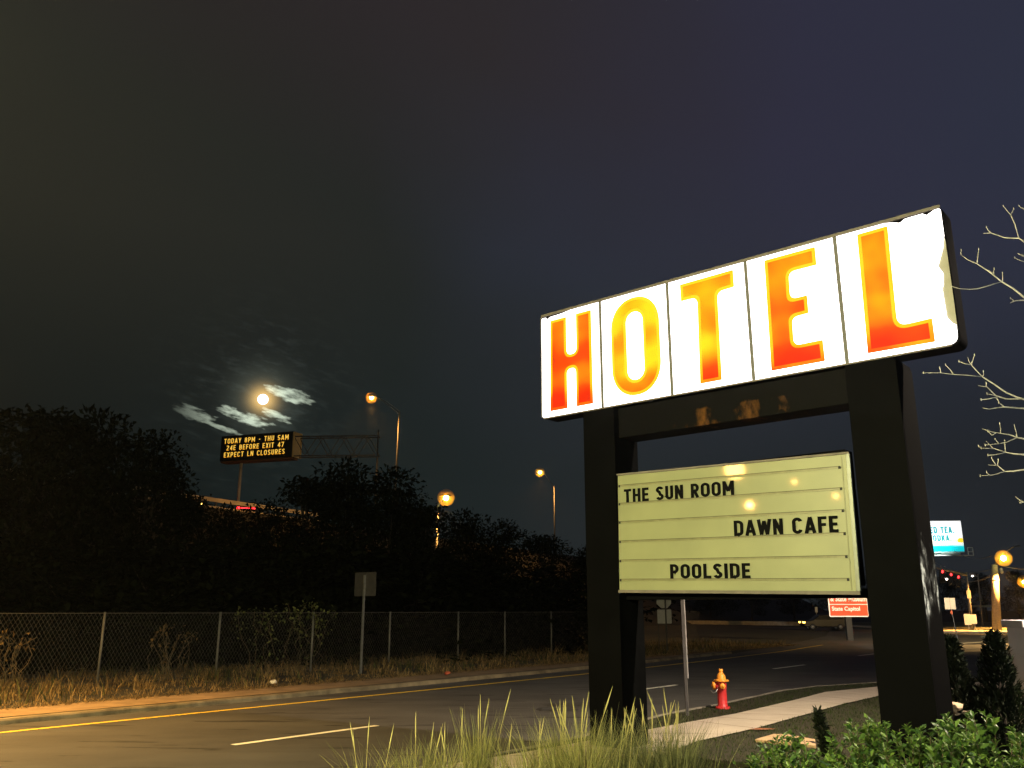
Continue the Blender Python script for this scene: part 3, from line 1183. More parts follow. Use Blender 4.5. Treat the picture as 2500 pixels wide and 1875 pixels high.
# cross beam under the cabinet, a warm street-light reflection painted into its colour
def warm_reflection_mat():
    m, nt, b = new_mat('beam_warm_reflection')
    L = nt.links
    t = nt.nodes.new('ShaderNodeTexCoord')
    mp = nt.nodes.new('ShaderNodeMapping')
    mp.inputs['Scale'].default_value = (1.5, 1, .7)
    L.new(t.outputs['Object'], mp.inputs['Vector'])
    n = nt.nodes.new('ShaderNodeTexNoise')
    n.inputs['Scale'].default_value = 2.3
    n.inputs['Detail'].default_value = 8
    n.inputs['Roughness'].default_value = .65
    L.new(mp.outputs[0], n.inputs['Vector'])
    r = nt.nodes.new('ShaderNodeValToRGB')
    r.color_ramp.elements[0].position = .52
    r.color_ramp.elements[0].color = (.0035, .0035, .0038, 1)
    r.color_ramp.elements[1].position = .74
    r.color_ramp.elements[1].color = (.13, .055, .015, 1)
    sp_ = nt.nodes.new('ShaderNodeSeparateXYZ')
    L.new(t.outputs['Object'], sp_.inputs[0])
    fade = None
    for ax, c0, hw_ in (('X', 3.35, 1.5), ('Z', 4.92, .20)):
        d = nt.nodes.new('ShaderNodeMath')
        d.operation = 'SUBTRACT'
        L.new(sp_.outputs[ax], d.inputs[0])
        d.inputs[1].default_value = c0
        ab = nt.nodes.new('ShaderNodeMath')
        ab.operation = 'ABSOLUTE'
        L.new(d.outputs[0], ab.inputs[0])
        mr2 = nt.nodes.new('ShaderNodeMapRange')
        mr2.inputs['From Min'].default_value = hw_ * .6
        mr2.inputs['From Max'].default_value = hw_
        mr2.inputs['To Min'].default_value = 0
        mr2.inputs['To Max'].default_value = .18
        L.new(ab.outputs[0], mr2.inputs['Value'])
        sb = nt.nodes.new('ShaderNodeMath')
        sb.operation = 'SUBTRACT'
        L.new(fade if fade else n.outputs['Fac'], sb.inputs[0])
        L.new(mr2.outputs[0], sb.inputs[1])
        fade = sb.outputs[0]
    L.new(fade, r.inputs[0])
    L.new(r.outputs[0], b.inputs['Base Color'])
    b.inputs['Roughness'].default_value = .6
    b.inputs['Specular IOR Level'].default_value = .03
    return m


MB().box(1.435, 5.155, .14, .62, 4.79, CABZ0 - .014).build('cross_beam', warm_reflection_mat(), SIGN, bevel=.01)
MB().box(1.435, 5.155, .20, .56, 2.255, 2.37).build('lower_beam', 'black_panel', SIGN, bevel=.01)

# letter board
def board_mat():
    m, nt, b = new_mat('letter_board_face')
    L = nt.links
    t = nt.nodes.new('ShaderNodeTexCoord')
    n = nt.nodes.new('ShaderNodeTexNoise')
    n.inputs['Scale'].default_value = 1.1
    n.inputs['Detail'].default_value = 6
    L.new(t.outputs['Object'], n.inputs['Vector'])
    r = nt.nodes.new('ShaderNodeValToRGB')
    r.color_ramp.elements[0].position = .3
    r.color_ramp.elements[0].color = (.205, .222, .118, 1)
    r.color_ramp.elements[1].position = .75
    r.color_ramp.elements[1].color = (.262, .280, .146, 1)
    L.new(n.outputs['Fac'], r.inputs[0])
    L.new(r.outputs[0], b.inputs['Base Color'])
    b.inputs['Roughness'].default_value = .45
    b.inputs['Coat Weight'].default_value = .8
    b.inputs['Coat Roughness'].default_value = .045
    return m


BT = -.0195     # the board hangs a touch low at its right end
board = MB().box(1.43, 5.06, .03, .30, 2.41, 4.16).build('letter_board', 'black_panel', SIGN, bevel=.006)
# board coordinates: x from its left edge, z from its bottom edge
BR = bpy.data.objects.new('board_face_hinge', None)
me = MB().box(0, 3.60, -.006, 0, 0, 1.755)
bf = me.build('board_face', board_mat(), board)
bf.location = (1.44, .026, 2.405)
bf.rotation_euler = (0, -BT, 0)


def on_board(mb, name, m, smooth=False, bevel=0.0):
    o = mb.build(name, m, board, smooth, bevel)
    o.location = (1.44, .026, 2.405)
    o.rotation_euler = (0, -BT, 0)
    return o


on_board(MB().box(-.012, 3.645, -.03, .0, 1.756, 1.785), 'board_frame', 'cab_grey', bevel=.004)
on_board(MB().box(-.012, 3.645, -.03, .0, -.045, -.001), 'board_frame', 'cab_grey', bevel=.004)
on_board(MB().box(3.601, 3.655, -.035, .0, .0, 1.755), 'board_frame', mat('board_edge', (.17, .19, .16), .35, .15, 5, metal=.3), bevel=.005)
on_board(MB().box(3.53, 3.545, -.012, -.0065, .01, 1.745), 'board_edge', mat('board_seam', (.17, .18, .09), .4, .1, 5))
rail_z = [1.600, 1.318, 1.033, .737, .445, .157]
rmat = mat('track_rail', (.185, .19, .10), .35, .2, 6, spec=.5)
gmat = mat('track_groove', (.085, .08, .04), .6, .3, 6)
for i, rz_ in enumerate(rail_z):
    on_board(MB().box(.02, 3.52, -.016, -.0065, rz_ - .026, rz_ + .006), 'track', rmat)
    on_board(MB().box(.02, 3.52, -.0185, -.0163, rz_ - .002, rz_ + .0075), 'track_groove', gmat)
    for xa in (.018, 3.49):
        on_board(MB().box(xa, xa + .028, -.022, -.0190, rz_ - .032, rz_ + .002), 'track_stop', 'black')


def board_text(body, x, zi, w, h, lift=.008):
    z = rail_z[zi] + lift

    def place(o, dx):
        q = Matrix.Rotation(-BT, 3, 'Y') @ Vector((x + dx, 0, z))
        o.location = Vector((1.44, .026 - .0170, 2.405)) + q
        o.rotation_euler = (0, -BT, 0)
    block_text(body, w, h, .185, .0015, 'letter_black', board, place, gap=.11, space=.26)


board_text('THE SUN ROOM', .115, 1, 1.87, .205)
board_text('DAWN CAFE', 1.955, 3, 1.475, .215)
board_text('POOLSIDE', .905, 5, 1.265, .205)

# ================================================================== STREET FURNITURE
# fire hydrant
hp = G(1765, 1731, .10)
hyd = thing('fire_hydrant', 'red fire hydrant with an orange bonnet on the grass strip', 'hydrant', (hp.x, hp.y, .10), R(15))
MB().lathe([(.150, 0), (.150, .035), (.112, .045), (.108, .075), (.098, .09), (.096, .40), (.104, .42), (.106, .53), (.096, .545)], 28).build('barrel', 'red_hydrant', hyd, True)
MB().lathe([(.150, .548), (.155, .556), (.155, .578), (.148, .585), (.098, .59), (.094, .60), (.088, .66), (.062, .70), (.045, .715), (.042, .74), (.047, .75), (.047, .79), (.034, .80)], 28).build('bonnet', 'orange_hydrant', hyd, True)
for nm, ang, r, l in (('pumper_cap', R(158), .078, .17), ('hose_cap', R(250), .055, .15)):
    n = MB().lathe([(r * .85, .06), (r * .85, l - .035)], 20, axis='x').build('nozzle', 'red_hydrant', hyd, True)
    n.location = (0, 0, .465)
    n.rotation_euler = (0, 0, ang)
    cp_ = MB().lathe([(r * 1.02, l - .035), (r * 1.06, l - .03), (r * 1.06, l + .015), (r * .8, l + .022), (r * .28, l + .024), (r * .28, l + .045)], 20, axis='x').build(nm, 'orange_hydrant', n, True)
ch = [Vector((-.13, -.10, .44)), Vector((-.19, -.12, .36)), Vector((-.25, -.10, .33)), Vector((-.29, -.06, .38))]
MB().tube(ch, .007, 6).build('chain', 'galv', hyd, True)
for k in range(8):
    a = k * PI / 4 + .2
    MB().lathe([(.013, .035), (.013, .06)], 6, (math.cos(a) * .132, math.sin(a) * .132, 0)).build('flange_bolt', 'red_hydrant', hyd)

# street-name post on the lawn
sp_ = G(1680, 1748, .10)
st = thing('street_name_sign', 'thin steel street sign post with a flat blade across its top, left of the hydrant', 'sign', (sp_.x, sp_.y, .10))
pm = MB().box(-.042, .0, -.03, .03, 0, 2.21)
pm.build('post', 'sign_back_dark', st)
MB().box(.004, .014, -.034, -.004, .0, 2.21).build('channel', 'galv_dull', st)
MB().box(.022, .040, -.036, -.030, .70, 2.24).build('reflective_strip', 'sign_back', st)
b1 = MB().box(-.55, .44, -.012, .012, 2.215, 2.33).build('blade', 'sign_back', st, bevel=.006)
# stop sign seen from behind across the road
op = G(1626, 1592, .1)
oc = thing('stop_sign', 'grey back of an octagonal road sign with a square plate under it', 'sign', (op.x, op.y, .1), R(4))
oct_ = [(.40 * math.cos(PI / 8 + k * PI / 4), 2.47 + .40 * math.sin(PI / 8 + k * PI / 4)) for k in range(8)]
MB().prism_xz(oct_, -.01, .0).build('octagon_plate', 'sign_back', oc)
MB().prism_xz(rounded([(-.36, 1.36), (.36, 1.36), (.36, 2.04), (-.36, 2.04)], .05), -.01, .0).build('square_plate', 'sign_back', oc)
MB().box(.03, .09, -.075, -.012, 0, 2.7).build('post', 'sign_back_dark', oc)
MB().box(-.34, -.30, .004, .05, 0, 1.9).build('post', 'sign_back_dark', oc)

# road sign standing in the dry grass by the fence
q = rp(20.0, 22.4)
ss = thing('road_sign', 'dark back of a square road sign on a tall steel post in the dry grass', 'sign', (q[0], q[1], .1), R(-38))
MB().box(-.03, .03, -.03, .03, 0, 3.15).build('post', 'galv', ss)
MB().prism_xz(rounded([(-.52, 2.46), (.52, 2.46), (.52, 3.24), (-.52, 3.24)], .05), .034, .044).build('plate', 'sign_back_dark', ss)

# guide sign
gp = G(2065, 1560, .1)
YG = gp.y
gtl, gbr = D(2020, 1447, YG), D(2123, 1506, YG)
gs = thing('guide_sign', 'red guide sign with white border reading State Museum and State Capitol', 'sign', (gtl.x, YG, gbr.z), R(3))
gw, gh = gbr.x - gtl.x, gtl.z - gbr.z
MB().prism_xz(rounded([(.0, 0), (gw, 0), (gw, gh), (0, gh)], .12), .0, .03).build('border', 'guide_white', gs)
hh = (gh - .14) / 2
for k in range(2):
    MB().prism_xz(rounded([(.08, .07 + k * (hh + .05)), (gw - .03, .07 + k * (hh + .05)), (gw - .03, .02 + (k + 1) * (hh + .05)), (.08, .02 + (k + 1) * (hh + .05))], .06), -.012, -.001).build('red_panel', 'guide_red', gs)
put_text('lettering', 'State Capitol', .22, -.016, .07 + hh * .34, gw * .72, hh * .50, 'guide_white', gs, .022)
put_text('lettering', '& State Museum', .16, -.016, .07 + hh * 1.02 + .05 + hh * .22, gw * .93, hh * .48, 'guide_white', gs, .022)
MB().box(gw * .42, gw * .42 + .42, .04, .3, -gbr.z, .2).build('post', 'black', gs)
light_g = G(2065, 1560)

# pair of plates on a thin post at the junction
tp = G(2338, 1561, .02)
t2 = thing('road_sign', 'pair of grey plates side by side on a thin leaning post beyond the hotel sign', 'sign', (tp.x, tp.y, .02))
for dx in (-.64, -.23):
    MB().prism_xz(rounded([(dx, 2.15), (dx + .395, 2.15), (dx + .395, 2.98), (dx, 2.98)], .03), -.01, .0).build('plate', 'sign_back', t2)
MB().tube([(0, .02, 0), (-.24, .02, 2.9)], .03, 6).build('post', 'sign_back_dark', t2)
MB().prism_xz([(-.20, 1.75), (-.09, 1.93), (-.20, 2.11), (-.31, 1.93)], -.012, -.002).build('diamond_marker', 'red_litter', t2)

# traffic signal mast with three hanging heads
mp_ = G(2374, 1538, .15)
ma = thing('traffic_signal', 'traffic signal mast with an arm carrying three red lights', 'traffic signal', (mp_.x, mp_.y, .15))


def rel(o, q):
    return Vector(q) - o.location


top = D(2359, 1404, mp_.y)
MB().tube([(0, 0, 0), rel(ma, top) + Vector((0, 0, .3))], [.16, .11], 10).build('pole', 'galv_dull', ma, True)
arm_end = D(2284, 1386, mp_.y - 8)
MB().tube([rel(ma, top), rel(ma, arm_end)], [.13, .07], 8).build('mast_arm', 'truss', ma, True)
MB().box(-.2, .2, -.25, -.12, 3.15, 3.95).build('control_box', 'galv', ma)
RED_L = glow('red_signal_lens', (1.0, .03, .03), 6.0)
for (px, py) in ((2299, 1400), (2320, 1407), (2338, 1413)):
    t_ = (px - 2359) / (2284 - 2359)
    yq = mp_.y - 8 * t_
    c = rel(ma, D(px, py, yq))
    hb = MB().box(-.22, .22, -.12, .12, -.85, .40).build('signal_head', 'black', ma, bevel=.03)
    hb.location = c
    MB().tube([(0, 0, .4), (0, 0, .75)], .03, 6).build('hanger', 'galv_dull', hb)
    for k in range(3):
        ln = MB().lathe([(.15, -.125), (.12, -.15), (.02, -.165)], 14, (0, 0, .18 - .40 * k), 'y').build('lens', RED_L if k == 0 else 'black', hb, True)
        vz = MB().tube([(0, -.13, .18 - .40 * k), (0, -.34, .15 - .40 * k)], [.175, .17], 12, False).build('visor', 'black', hb, True)
sl = MB().lathe([(.02, -.2), (.09, -.16), (.09, .0)], 12, tuple(rel(ma, D(2310, 1414, mp_.y - 6))), 'y').build('white_lens', glow('white_signal_lens', (1, .93, .78), 8.0), ma, True)
# two plates leaning at the mast's foot
for k, (xa, xb, ya, yb, lb) in enumerate(((2356, 2369, 1499, 1526, 'left white plate of two on short legs at the signal pole'), (2372, 2383, 1500, 1523, 'right white plate of two on short legs at the signal pole'))):
    a, b = D(xa, yb, mp_.y - 1), D(xb, ya, mp_.y - 1)
    s2 = thing('road_sign', lb, 'sign', (a.x, a.y, .15), 0, 'white plates at the signal pole')
    w_, zlo, zhi = b.x - a.x, a.z - .15, b.z - .15
    MB().prism_xz(rounded([(0, zlo), (w_, zlo), (w_, zhi), (0, zhi)], .08), 0, .02).build('plate', 'white_sheet', s2)
    MB().box(w_ * .5, w_ * .5 + .08, .022, .08, 0, zhi - .1).build('leg', 'sign_back', s2)

# ------------------------------------------------------------------ street lamps
SOD_LENS = glow('sodium_lens', (1.0, .56, .16), 85.0)


def street_lamp(name, label, base, head, top, rpole=.09, lens=SOD_LENS, lens_r=.62, polem='galv_dull', armm='galv', truss=True, cat='street lamp', group='orange street lamps', power=9000):
    o = thing(name, label, cat, tuple(base), 0, group)
    t_, h_ = rel(o, top), rel(o, head)
    MB().tube([(0, 0, 0), t_ + Vector((0, 0, .35))], [rpole * 1.25, rpole * .8], 8).build('pole', polem, o, True)
    hz = Vector((h_.x - t_.x, h_.y - t_.y, 0))
    knee = t_ + hz * .78 + Vector((0, 0, (h_.z - t_.z) * .98 + .10))
    MB().tube([t_, t_ + (knee - t_) * .5 + Vector((0, 0, .05)), knee, h_ + Vector((0, 0, .16))], .045, 6).build('arm', armm, o, True)
    if truss:
        MB().tube([t_ + Vector((0, 0, .35)), t_ + (knee - t_) * .55 + Vector((0, 0, .30)), knee + Vector((0, 0, .02))], .022, 5).build('brace', armm, o, True)
    u = hz.normalized() if hz.length > .01 else Vector((1, 0, 0))
    hd_ = MB().lathe([(.03, -.42), (.16, -.30), (.20, 0), (.15, .30), (.04, .40)], 12, axis='x').build('lamp_head', 'galv_dull', o, True)
    hd_.location = h_ + Vector((0, 0, .16))
    hd_.rotation_euler = (0, 0, math.atan2(u.y, u.x))
    hd_.scale = (1, 1, .55)
    lamp_bulb_halo(o, h_, lens_r, lens, power)
    return o


HALO = bpy.data.materials.new('halo_scatter')  # scattering volume added round each bulb to give it a soft halo
HALO.use_nodes = True
_nt = HALO.node_tree
_nt.nodes.remove(_nt.nodes['Principled BSDF'])
_a = _nt.nodes.new('ShaderNodeVolumeScatter')
_a.inputs['Color'].default_value = (1.0, .31, .025, 1)
_a.inputs['Density'].default_value = 1.25
_a.inputs['Anisotropy'].default_value = .0
_nt.links.new(_a.outputs[0], _nt.nodes['Material Output'].inputs['Volume'])


def lamp_bulb_halo(o, at, r, lens, power):
    """bright bulb inside an added scattering ball that gives it a halo, and the lamp's own downward light"""
    for nm, rr, m in (('bulb', r * .30, lens), ('glow_halo', r * .98, HALO)):
        if nm == 'glow_halo' and not power:
            continue
        bm_ = bmesh.new()
        bmesh.ops.create_icosphere(bm_, subdivisions=5, radius=rr)
        me_ = bpy.data.meshes.new(nm)
        bm_.to_mesh(me_)
        bm_.free()
        l = link_mesh(me_, nm, m, o, True)
        l.location = at
    if power:
        g = o.location + at
        light(o.name + '_light', 'SPOT', g - Vector((0, 0, r * 1.25 + .05)), power, SODIUM, 0.0, target=g - Vector((0, 0, 10)), cone=140, blend=.5)


YL = 86
b_ = D(966, 1162, YL)
street_lamp('street_lamp', 'tall highway street lamp with long bracket arm right of the message board', (b_.x, YL, HZ), D(907, 971, YL), D(975, 1012, YL))
b_ = D(1353, 1200, 135)
street_lamp('street_lamp', 'distant orange street lamp on a curved arm just left of the hotel sign', (b_.x, 135, 8.0), D(1318, 1153, 135), D(1353, 1191, 135), lens_r=.80, truss=False)
b_ = D(1066, 1252, 70)
street_lamp('street_lamp', 'low orange street lamp glowing above the dark trees, arm from its left', (b_.x, 70, 0), D(1089, 1215, 70), D(1069, 1240, 70), lens_r=.72, truss=False)
# utility pole with lamp, far right
ub = G(2434, 1538, .15)
utop = D(2428, 1379, ub.y)
up = thing('utility_pole', 'stout orange lit utility pole with wires and a glowing lamp', 'utility pole', tuple(ub))
ut = rel(up, utop)
MB().tube([(0, 0, 0), ut * .76, ut], [.46, .34, .30], 12).build('pole', 'utility_wood', up, True)
MB().tube([ut * .755, ut * .775], [.40, .40], 12).build('band', 'galv_dull', up, True)
MB().lathe([(.02, 0), (.16, .1), (.16, .5), (.05, .6)], 10, tuple(ut * .86 + Vector((.62, -.2, 0)))).build('transformer', 'galv', up, True)
lh = rel(up, D(2450, 1363, ub.y - 1.5))
MB().tube([ut, lh + Vector((0, 0, .25))], .06, 6).build('arm', 'utility_wood', up, True)
lamp_bulb_halo(up, lh, .85, SOD_LENS, 34000)
MB().tube([ut + Vector((.8, 0, 1.0)), rel(up, D(2474, 1335, ub.y)), rel(up, D(2489, 1332, ub.y))], [.05, .05, .09], 6).build('bracket_arm', 'galv', up, True)
b_ = G(2507, 1534, .15)
street_lamp('street_lamp', 'orange street lamp cut by the right edge of the photo', (b_.x, b_.y, .15), D(2501, 1420, b_.y), D(2520, 1426, b_.y), lens_r=.75, truss=False, power=30000)
b_ = G(2399, 1530, .15)
street_lamp('street_lamp', 'slim street lamp with a small white light behind the signal mast', (b_.x, b_.y, .15), D(2374, 1406, b_.y), D(2388, 1409, b_.y),
            lens=glow('white_lens', (1, .92, .8), 14.0), lens_r=.36, power=0, truss=False, group='white street lamps')

# overhead wires
def wire(a, b, sag, label, ya, yb):
    p, q = D(*a, ya), D(*b, yb)
    pts = []
    for k in range(17):
        t = k / 16
        w_ = p.lerp(q, t)
        w_.z -= 4 * sag * t * (1 - t)
        pts.append(w_)
    o = MB().tube(pts, .035, 5).build('overhead_wire', 'wire')
    tag(o, label, 'wire', 'overhead wires at the junction')


yw = ub.y
wire((2422, 1389), (2245, 1345), 1.3, 'upper of three sagging wires running left from the utility pole', yw, yw + 25)
wire((2422, 1401), (2245, 1352), 2.0, 'middle one of three sagging wires running left from the utility pole', yw, yw + 25)
wire((2424, 1404), (2300, 1392), .9, 'lowest wire running left from the utility pole, just above the signal arm', yw, yw + 4)
wire((2423, 1356), (2330, 1345), .6, 'short bright wire above the utility pole, beside the billboard', yw, yw + 20)
wire((2434, 1377), (2540, 1386), .3, 'wire leaving the utility pole towards the right edge', yw, yw - 6)

# ------------------------------------------------------------------ billboard
YB = 120
tl, br_ = D(2150, 1273, YB), D(2347, 1347, YB)
bb = thing('billboard', 'lit white and teal billboard advertising iced tea and vodka', 'billboard', (tl.x, YB, br_.z), R(-4))
bw, bh = (br_.x - tl.x) * 1.01, tl.z - br_.z
MB().box(0, bw, .02, .45, -.15, bh + .06).build('billboard_box', 'bb_frame', bb, bevel=.03)


def poster_mat():
    m, nt, b = new_mat('lit_poster')
    L = nt.links
    t = nt.nodes.new('ShaderNodeTexCoord')
    sp2 = nt.nodes.new('ShaderNodeSeparateXYZ')
    L.new(t.outputs['Generated'], sp2.inputs[0])
    n = nt.nodes.new('ShaderNodeTexNoise')
    n.inputs['Scale'].default_value = 14
    n.inputs['Detail'].default_value = 5
    L.new(t.outputs['Generated'], n.inputs['Vector'])
    a = nt.nodes.new('ShaderNodeMath')
    a.operation = 'MULTIPLY_ADD'
    a.inputs[1].default_value = .07
    L.new(n.outputs['Fac'], a.inputs[0])
    L.new(sp2.outputs['Z'], a.inputs[2])
    r = nt.nodes.new('ShaderNodeValToRGB')
    st_ = [(0.0, (.0, .42, .50)), (.20, (.0, .55, .62)), (.245, (.55, .88, .85)), (.29, (.92, .90, .85)), (.40, (.95, .86, .62)), (.47, (.95, .93, .92)), (1.0, (.93, .95, .95))]
    e = r.color_ramp.elements
    while len(e) < len(st_):
        e.new(.5)
    for el_, (p, c) in zip(e, st_):
        el_.position = p
        el_.color = (*c, 1)
    L.new(a.outputs[0], r.inputs[0])
    L.new(r.outputs[0], b.inputs['Base Color'])
    L.new(r.outputs[0], b.inputs['Emission Color'])
    b.inputs['Emission Strength'].default_value = 1.05
    return m


MB().box(.02, bw - .02, -.01, .018, 0, bh).build('poster', poster_mat(), bb)
TEAL = glow('teal_ink', (.0, .36, .40), 1.0)
sx = bw / (2347 - 2150.0)
for (body, xa, xb, zz, hh_) in (('ICED TEA.', 2253, 2328, .595, .215), ('VODKA.', 2264, 2319, .34, .195)):
    def place(o, dx):
        o.location = ((xa - 2150) * sx + dx, -.012, bh * zz)
    block_text(body, (xb - xa) * sx, bh * hh_, .20, .002, TEAL, bb, place, gap=.13, space=.26)
MB().prism_xz(rounded([((2331 - 2150) * sx, bh * .31), (bw - .03, bh * .28), (bw - .03, bh * .44), ((2336 - 2150) * sx, bh * .43)], .2), -.016, -.011).build('poster_sun', glow('poster_yellow', (1, .70, .02), 1.0), bb)
MB().box(0, bw + .2, -.9, .2, -.62, -.52).build('catwalk', 'bb_frame', bb)
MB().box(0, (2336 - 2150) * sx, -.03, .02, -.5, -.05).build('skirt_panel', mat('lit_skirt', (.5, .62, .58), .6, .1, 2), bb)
cw = MB()
for q_ in (((bw + .1, -.8, -.6), (bw + .1, -.8, .45)), ((bw + .75, -.8, -.6), (bw + .75, -.8, .45)), ((bw + .1, -.8, .45), (bw + .75, -.8, .45)), ((bw + .1, -.8, -.1), (bw + .75, -.8, -.1)), ((bw + .1, -.8, -.6), (bw + .75, -.8, -.6))):
    cw.tube(q_, .07, 5)
cw.build('ladder_cage', 'bb_frame', bb)
MB().tube([(bw * .35, .5, -br_.z), (bw * .35, .5, .4)], .55, 14).build('post', 'black_end', bb, True)
light("billboard_light", 'SPOT', (tl.x + bw * .6, YB - 3, br_.z - 1.0), 700, (.9, 1.0, .95), .2, target=(tl.x + bw * .6, YB, br_.z + 1), cone=120)

# ------------------------------------------------------------------ highway message board
ym, yk = 98.0, 95.0
p0, p1 = D(541, 1067, ym), D(716, 1051, yk)
q0, q1 = D(541, 1125.5, ym), D(716, 1116, yk)
vz0, vz1 = (q0.z + q1.z) / 2, (p0.z + p1.z) / 2
va = math.atan2(p1.y - p0.y, p1.x - p0.x)
vw = math.hypot(p1.x - p0.x, p1.y - p0.y)
vms = thing('message_sign', 'black highway message board with amber letters about lane closures', 'sign', (p0.x, p0.y, vz0), va)
vh = vz1 - vz0
MB().box(0, vw, 0, 1.15, 0, vh).build('sign_box', 'vms_black', vms, bevel=.03)
# end panel frame and door
ep = MB().box(vw + .001, vw + .06, .02, 1.7, .04, vh - .04).build('end_panel', 'vms_end', vms)
fe = MB()
for (y0_, y1_, z0_, z1_) in ((.02, .16, .04, vh - .04), (1.56, 1.7, .04, vh - .04), (.16, 1.56, vh - .22, vh - .04)):
    fe.box(vw + .061, vw + .16, y0_, y1_, z0_, z1_)
fe.build('end_frame', mat('end_frame_yellow', (.62, .44, .18), .6, .1, 2), ep)
MB().box(.2, vw + .1, -.05, 1.2, -.22, -.06).build('walkway', mat('walkway_rust', (.16, .075, .030), .8, .25, 2), vms)
AMB = letter_mat('amber_lamps', [(0, (1.0, .42, .03)), (.4, (1.0, .55, .06)), (.75, (1.0, .72, .16)), (1, (1.0, .86, .38))], zspan=(0, .5), scale=2.2, gain=1.05)
kx = vw / 175.0
for (body, xa, xb, row) in (('TODAY 8PM - THU 5AM', 549, 706, 2), ('24E BEFORE EXIT 47', 556, 696, 1), ('EXPECT LN CLOSURES', 551, 699, 0)):
    def place(o, dx):
        o.location = ((xa - 541) * kx + dx, -.012, vh * (.135 + .275 * row))
    block_text(body, (xb - xa) * kx, vh * .20, .15, .002, AMB, vms, place, gap=.20, space=.34)
# truss running off to the right
tm = MB()
tl_ = 9.0
nodes = 7
for yy in (.3, 1.5):
    for zz in (.15, vh - .55):
        tm.tube([(vw + .05, yy, zz), (vw + tl_, yy + 2.4, zz)], .07, 6)
for k in range(nodes):
    x0_, x1_ = vw + tl_ * k / nodes, vw + tl_ * (k + 1) / nodes
    d0, d1 = 2.4 * k / nodes, 2.4 * (k + 1) / nodes
    za, zb = (vh - .55, .15) if k % 2 == 0 else (.15, vh - .55)
    tm.tube([(x0_, .3 + d0, za), (x1_, .3 + d1, zb)], .045, 5)
    tm.tube([(x0_, 1.5 + d0, za), (x1_, 1.5 + d1, zb)], .045, 5)
    tm.tube([(x1_, .3 + d1, vh - .55), (x1_, 1.5 + d1, vh - .55)], .04, 5)
tm.build('truss', 'truss', vms)
MB().tube([(vw + tl_, 1.9 + 1.3, HZ - vz0), (vw + tl_, 1.9 + 1.3, vh + .2)], .09, 8).build('post', 'sign_back_dark', vms, True)
px_ = (585 - 541) * kx
MB().tube([(px_, .8, HZ - vz0), (px_, .8, -.2)], .17, 8).build('post', mat('gantry_post', (.52, .42, .30), .6, .15, 2), vms, True)

# bridge rails along the highway edge and vehicles behind them
gr = thing('guardrail', 'two-rail parapet along the highway edge seen through gaps in the trees', 'guardrail', tuple(hw(0, .3, HZ)), math.atan2(hd.y, hd.x))
MB().box(-60, 27, -.10, .10, .62, 1.02).build('rail', 'barrier', gr)
MB().box(-60, 27, -.16, .16, -.55, .18).build('kerb_rail', 'barrier', gr)
for k in range(20):
    MB().box(-20 + 2.4 * k, -19.8 + 2.4 * k, -.05, .05, .18, .62).build('post', 'sign_back_dark', gr)

# ------------------------------------------------------------------ vehicles
def make_car(label, loc, rz, tail, head, name='parked_car', group=None, cat='car'):
    c = thing(name, label, cat, loc, rz, group)
    prof_ = [(-2.35, .35), (2.35, .35), (2.42, .62), (2.36, .92), (1.35, 1.06), (.62, 1.62), (-1.55, 1.70), (-2.15, 1.12), (-2.42, 1.02), (-2.45, .6)]
    body = MB().prism_xz(rounded(prof_, .14), -.92, .92).build('body', 'car_dark', c, bevel=.07)
    gl = [(1.18, 1.10), (.56, 1.55), (-1.42, 1.61), (-1.95, 1.12)]
    for sy in (-1, 1):
        MB().prism_xz(rounded(gl, .08), sy * .925 - .004, sy * .925 + .004).build('side_window', 'glass_dark', c)
    for wx in (-1.5, 1.48):
        for sy in (-1, 1):
            wl = MB().lathe([(.2, -.11), (.33, -.10), (.35, 0), (.33, .10), (.2, .11)], 20, (0, 0, 0), 'y').build('wheel', 'black', c, True)
            wl.location = (wx, sy * .86, .35)
            MB().lathe([(.20, -.115), (.20, .115)], 14, (0, 0, 0), 'y').build('rim', 'galv', wl, True)
    for sy in (-1, 1):
        MB().box(-2.52, -2.20, sy * .80 - .17, sy * .80 + .17, .84, 1.04).build('tail_light', tail, c, bevel=.02)
        MB().box(2.24, 2.46, sy * .80 - .18, sy * .80 + .18, .74, .90).build('headlight', head, c, bevel=.02)
    MB().box(-2.47, -2.40, -.5, .5, .88, .96).build('light_bar', tail, c)
    return c


TAIL = glow('tail_lamp', (1.0, .02, .025), 9.0)
TAIL2 = glow('tail_lamp_orange', (1.0, .10, .02), 16.0)
HEADO = glow('side_marker', (1.0, .50, .08), 10.0)
HEADW = glow('headlamp', (1.0, .84, .62), 10.0)
cpt = D(2011, 1516, 98)
make_car('dark car crossing the junction with its red tail light glowing under the guide sign', (cpt.x, 98, .01), R(176), TAIL2, HEADO, 'car', 'cars in traffic')
cpt = D(611, 1211, 97)
make_car('dark car on the highway showing its red tail lights', (cpt.x, 97, HZ + .01), math.atan2(hd.y, hd.x) * 0 + R(98), TAIL, HEADW, 'car', 'cars in traffic')
cpt = D(478, 1207, 92)
make_car('car on the highway with yellow headlights at the left end of the rail', (cpt.x, 92, HZ + .01), R(-72), TAIL, glow('headlamp_yellow', (1, .62, .10), 10.0), 'car', 'cars in traffic')

